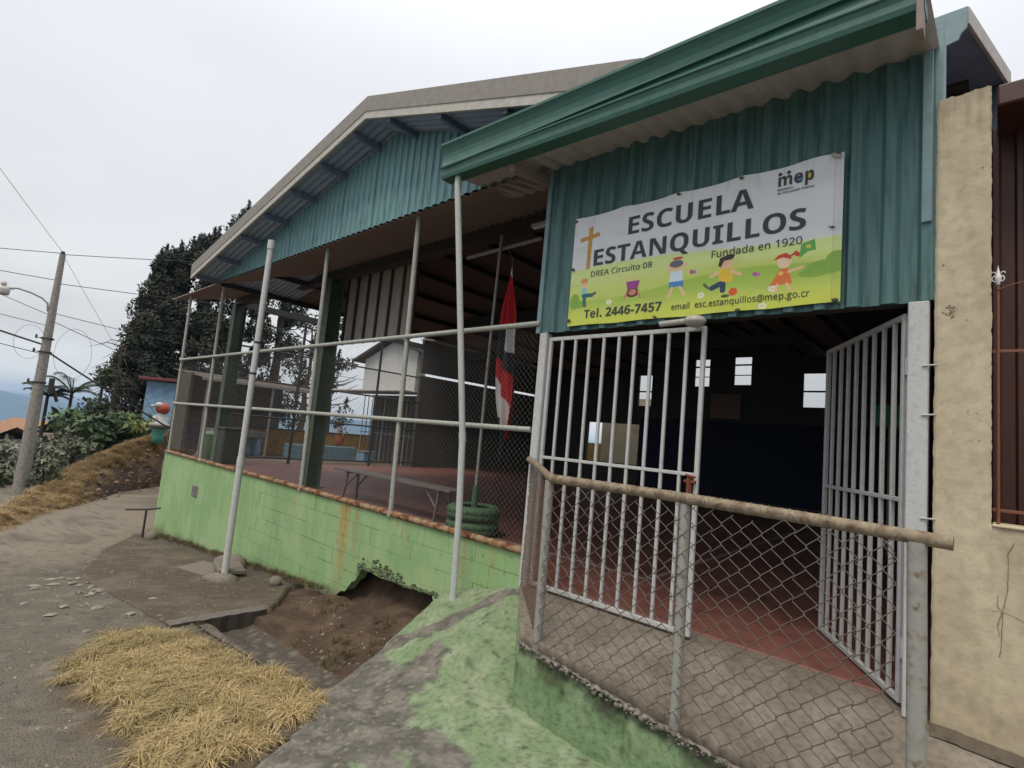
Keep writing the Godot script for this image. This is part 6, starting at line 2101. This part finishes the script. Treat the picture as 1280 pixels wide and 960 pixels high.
	for k in 140:
		var u := rng.randf()
		var ff := Vector3(-20.39, -2.02, -3.52).lerp(Vector3(-25.0, -1.95, -6.9), u)
		var cc := Vector3(-23.57, -1.05, -3.86).lerp(Vector3(-26.6, 0.06, -6.92), u)
		var sq := pow(rng.randf(), 1.6) * 0.75
		var p := ff.lerp(cc, sq)
		p.y = lerpf(ff.y - 0.05, cc.y, pow(sq, 0.75)) + sin(PI * sq) * 0.22 * nz.get_noise_2d(p.x * 0.9, p.z * 0.9) + 0.02
		var lum := 0.5 + 0.8 * rng.randf()
		g.col = Color(0.20 * lum, 0.13 * lum, 0.085 * lum)
		g.blob(p - t.position, Vector3(0.045, 0.03, 0.045) * (0.4 + 1.6 * pow(rng.randf(), 3.0)), nz, 0.5, 7, 5)
	stuff(put(g, "clods", M.plain, t))

func grass(called: String, label: String, spots: Array, h: float, w: float, c0: Color, c1: Color, lean: float) -> void:
	var g := Geo.new()
	var r2 := RandomNumberGenerator.new()
	r2.seed = 99
	for k in 13:
		var a := TAU * r2.randf()
		var d := Vector3(cos(a), 0, sin(a))
		var o := d * w * 0.25 * r2.randf()
		var l := h * (0.55 + 0.75 * r2.randf())
		var bend := lean * (0.35 + 0.85 * r2.randf())
		var side := Vector3(-d.z, 0, d.x) * (0.0030 if h > 0.12 else 0.0021)
		var m := o + d * l * bend * 0.35 + Vector3.UP * l * 0.55
		var e := o + d * l * bend + Vector3.UP * l * maxf(0.95 - 0.5 * bend, 0.10 + 0.12 * r2.randf())
		g.quad(o - side, o + side, m + side * 0.8, m - side * 0.8)
		g.tri(m - side * 0.8, m + side * 0.8, e)
	var mm := MultiMesh.new()
	mm.transform_format = MultiMesh.TRANSFORM_3D
	mm.use_colors = true
	mm.mesh = g.mesh(M.foliage)
	mm.instance_count = spots.size()
	for k in spots.size():
		var s := (0.5 + 0.7 * rng.randf()) * (0.65 + 0.75 * smoothstep(-0.35, 0.4, nz.get_noise_2d(spots[k].x * 4.0 + 5.0, spots[k].z * 4.0)))
		mm.set_instance_transform(k, Transform3D(Basis(Vector3.UP, TAU * rng.randf()).rotated(Vector3(cos(k), 0, sin(k)), 0.25 * rng.randfn()).scaled(Vector3(s, s, s)), spots[k]))
		var t := clampf(0.5 + 1.1 * nz.get_noise_2d(spots[k].x * 2.5, spots[k].z * 2.5) + 0.25 * rng.randfn(), 0.0, 1.0)
		mm.set_instance_color(k, c0.lerp(c1, t))
	var o := MultiMeshInstance3D.new()
	o.multimesh = mm
	hang(o, called)
	stuff(tag(o, label, "grass"))

# ------------------------------------------------------------------ things on the ground in front
func front_things() -> void:
	# tall grey pole
	var gy := base_h(-8.05, -3.13) + 0.03
	var t := thing("grey_pole", "tall capped grey plastic pipe pole standing alone before the block wall", "pole", Vector3(-8.05, gy, -3.13))
	var g := Geo.new()
	g.tube([Vector3(0, -0.1, 0), Vector3(0.0, 1.62, 0)], 0.047, 16)
	put(g, "lower_pipe", M.pvc, t)
	g = Geo.new()
	g.tube([Vector3(0, 1.6, 0), Vector3(0.0, 3.2, 0), Vector3(0, 4.88, 0)], 0.043, 16)
	put(g, "upper_pipe", M.pvc, t)
	for q in [[1.56, 1.70, 0.051, "joint"], [3.36, 3.39, 0.0465, "strap"], [2.9, 2.93, 0.0465, "strap"]]:
		g = Geo.new()
		g.tube([Vector3(0, q[0], 0), Vector3(0, q[1], 0)], q[2], 16)
		put(g, q[3], M.pvc if q[3] == "joint" else M.steel_dark, t)
	g = Geo.new()
	g.tube([Vector3(0, 4.80, 0), Vector3(0, 4.93, 0)], 0.052, 16)
	put(g, "cap", M.pvc, t)
	g = Geo.new()
	g.col = Color(0.22, 0.195, 0.16)
	g.blob(Vector3(0.02, -0.0, 0.03), Vector3(0.30, 0.075, 0.24), nz, 0.5, 16, 8)
	put(g, "footing", M.concrete, t)
	# slabs and stones by the pole
	for s in [["flat broken concrete slab lying left of the grey pole's foot", Vector3(-8.75, 0.05, -3.1), Vector3(0.62, 0.09, 0.42), 0.3, 0.06], ["second flat slab resting against the grey pole", Vector3(-8.3, 0.13, -3.28), Vector3(0.55, 0.07, 0.36), -0.2, -0.08]]:
		g = Geo.new()
		g.box(Vector3.ZERO, s[2], 0.015, Basis(Vector3.UP, s[3]) * Basis(Vector3.RIGHT, s[4]))
		var o := put(g, "concrete_slab", M.stone)
		o.position = Vector3(s[1].x, base_h(s[1].x, s[1].z) + s[1].y, s[1].z)
		tag(o, s[0], "slab", "broken slabs by the grey pole")
	for s in [["largest rounded pale stone between the slabs and the block wall", Vector3(-8.75, 0.12, -3.52), Vector3(0.26, 0.15, 0.17)], ["smaller brown stone left of the pale stone", Vector3(-9.25, 0.07, -3.55), Vector3(0.2, 0.1, 0.14)], ["small stone in the dirt right of the grey pole near the wall", Vector3(-7.25, 0.08, -3.5), Vector3(0.09, 0.07, 0.08)], ["small dark lump at the far corner foot of the block wall", Vector3(-13.2, 0.08, -3.55), Vector3(0.14, 0.12, 0.12)]]:
		g = Geo.new()
		g.blob(Vector3.ZERO, s[2], nz, 0.45, 16, 10)
		var o := put(g, "stone", M.stone)
		o.position = Vector3(s[1].x, base_h(s[1].x, s[1].z) + s[1].y * 0.7, s[1].z)
		tag(o, s[0], "stone", "stones at the foot of the wall")
	# black T rail at the far corner
	t = thing("short_rail", "thin black T shaped metal rail standing by the far wall corner", "rail", Vector3(-13.5, -1.62, -3.46))
	g = Geo.new()
	g.tube([Vector3(0, -0.1, 0), Vector3(0, 0.66, 0)], 0.022, 8)
	put(g, "post", M.steel_dark, t)
	g = Geo.new()
	g.tube([Vector3(-0.32, 0.63, 0.30), Vector3(0, 0.67, 0), Vector3(0.2, 0.72, -0.2)], 0.02, 8)
	put(g, "bar", M.steel_dark, t)
	# loose debris on the road
	t = thing("loose_stones", "small stones and crumbs strewn over the road and the bare earth", "stones", Vector3(-6, -0.8, -2))
	g = Geo.new()
	for k in 5200:
		var x := lerpf(-12.5, -2.6, rng.randf())
		var z := lerpf(-3.7, 0.2, pow(rng.randf(), 0.8))
		var y := base_h(x, z)
		if in_pit(x, z): y = maxf(soil_h(x, z), -1.05)
		elif x > ramp_left(z): y = ramp_h(x, z)
		elif z < -1.9: y += 0.02
		var lum := 0.6 + 0.9 * rng.randf()
		g.col = Color(0.19 * lum, 0.165 * lum, 0.13 * lum)
		var r := 0.004 + 0.014 * pow(rng.randf(), 3.5)
		if in_pit(x, z): r *= 1.6
		g.pebble(Vector3(x, y - 0.002, z) - t.position, Vector3(r * 1.3, r * 0.9, r), rng.randf() * TAU)
	for k in 60:      # broken flakes of cement along the edge of the apron
		var x := lerpf(-9.6, -6.3, rng.randf())
		var z := -1.60 + 0.30 * rng.randfn()
		var p := Vector3(x, base_h(x, z) + 0.012, z) - t.position
		var pr := 0.012 + 0.05 * pow(rng.randf(), 3.0)
		var lum := 0.65 + 0.4 * rng.randf()
		g.col = Color(0.27 * lum, 0.245 * lum, 0.20 * lum)
		g.pebble(p, Vector3(pr * 1.6, 0.02, pr), rng.randf() * TAU)
	for k in 60:      # a few dry leaves and scraps
		var x := lerpf(-9.0, -3.4, rng.randf())
		var z := lerpf(-3.0, -0.4, rng.randf())
		if in_pit(x, z) or x > ramp_left(z): continue
		var p := Vector3(x, base_h(x, z) + 0.03, z) - t.position
		var a := TAU * rng.randf()
		var d := Vector3(cos(a), 0.1, sin(a)) * (0.012 + 0.022 * rng.randf())
		var s := Vector3(-sin(a), 0.1, cos(a)) * 0.007
		g.col = Color(0.24, 0.19, 0.12)
		g.quad(p - d, p - s, p + d, p + s)
	stuff(put(g, "crumbs", M.plain, t))
	# straw coloured grass patch
	var patch := PackedVector2Array([Vector2(-5.62, -1.14), Vector2(-5.98, -1.40), Vector2(-5.98, -1.66), Vector2(-5.72, -1.82), Vector2(-5.2, -1.96), Vector2(-4.48, -2.05), Vector2(-3.86, -2.12), Vector2(-3.48, -1.98), Vector2(-3.26, -1.62), Vector2(-3.05, -1.0), Vector2(-3.3, -0.97), Vector2(-3.75, -1.14), Vector2(-4.42, -1.08), Vector2(-5.0, -1.02)])
	var spots := []
	var edge := Geometry2D.offset_polygon(patch, -0.22)
	while spots.size() < 10500:
		var p := Vector2(lerpf(-6.4, -2.9, rng.randf()), lerpf(-2.4, -0.85, rng.randf()))
		var wob := Vector2(nz.get_noise_2d(p.x * 2.5, p.y * 2.5), nz.get_noise_2d(p.x * 2.5 + 30.0, p.y * 2.5)) * 0.22
		if not Geometry2D.is_point_in_polygon(p + wob, patch): continue
		var thin := nz.get_noise_2d(p.x * 3.0 + 11.0, p.y * 3.0)
		if thin < -0.12 and rng.randf() < 0.75: continue
		if not Geometry2D.is_point_in_polygon(p + wob * 0.4, edge[0]) and rng.randf() < 0.55: continue
		if nz.get_noise_2d(p.x * 9.0, p.y * 9.0 + 4.0) < -0.22: continue
		spots.append(Vector3(p.x, base_h(p.x, p.y) - 0.005 + 0.02 * smoothstep(-0.1, 0.5, nz.get_noise_2d(p.x * 1.5, p.y * 1.5)), p.y))
	grass("dry_grass", "straw yellow patch of dry grass between the road and the concrete ramp", spots, 0.074, 0.15, Color(0.50, 0.37, 0.185), Color(0.27, 0.215, 0.09), 1.75)
	spots = []
	for k in 420:
		var x := lerpf(-6.3, -3.7, rng.randf())
		var z := lerpf(-3.7, -2.5, rng.randf())
		if nz.get_noise_2d(x * 2.0 + 3.0, z * 2.0) < 0.12 or x > ramp_left(z): continue
		spots.append(Vector3(x, soil_h(x, z), z))
	for k in 500:
		var x := lerpf(-13.5, -6.4, rng.randf())
		var z := -3.78 + absf(rng.randfn()) * 0.07
		spots.append(Vector3(x, base_h(x, z) + 0.06, z))
	grass("weeds", "sparse dry weeds in the bare earth hollow and along the wall foot", spots, 0.07, 0.08, Color(0.17, 0.11, 0.045), Color(0.08, 0.08, 0.03), 0.9)
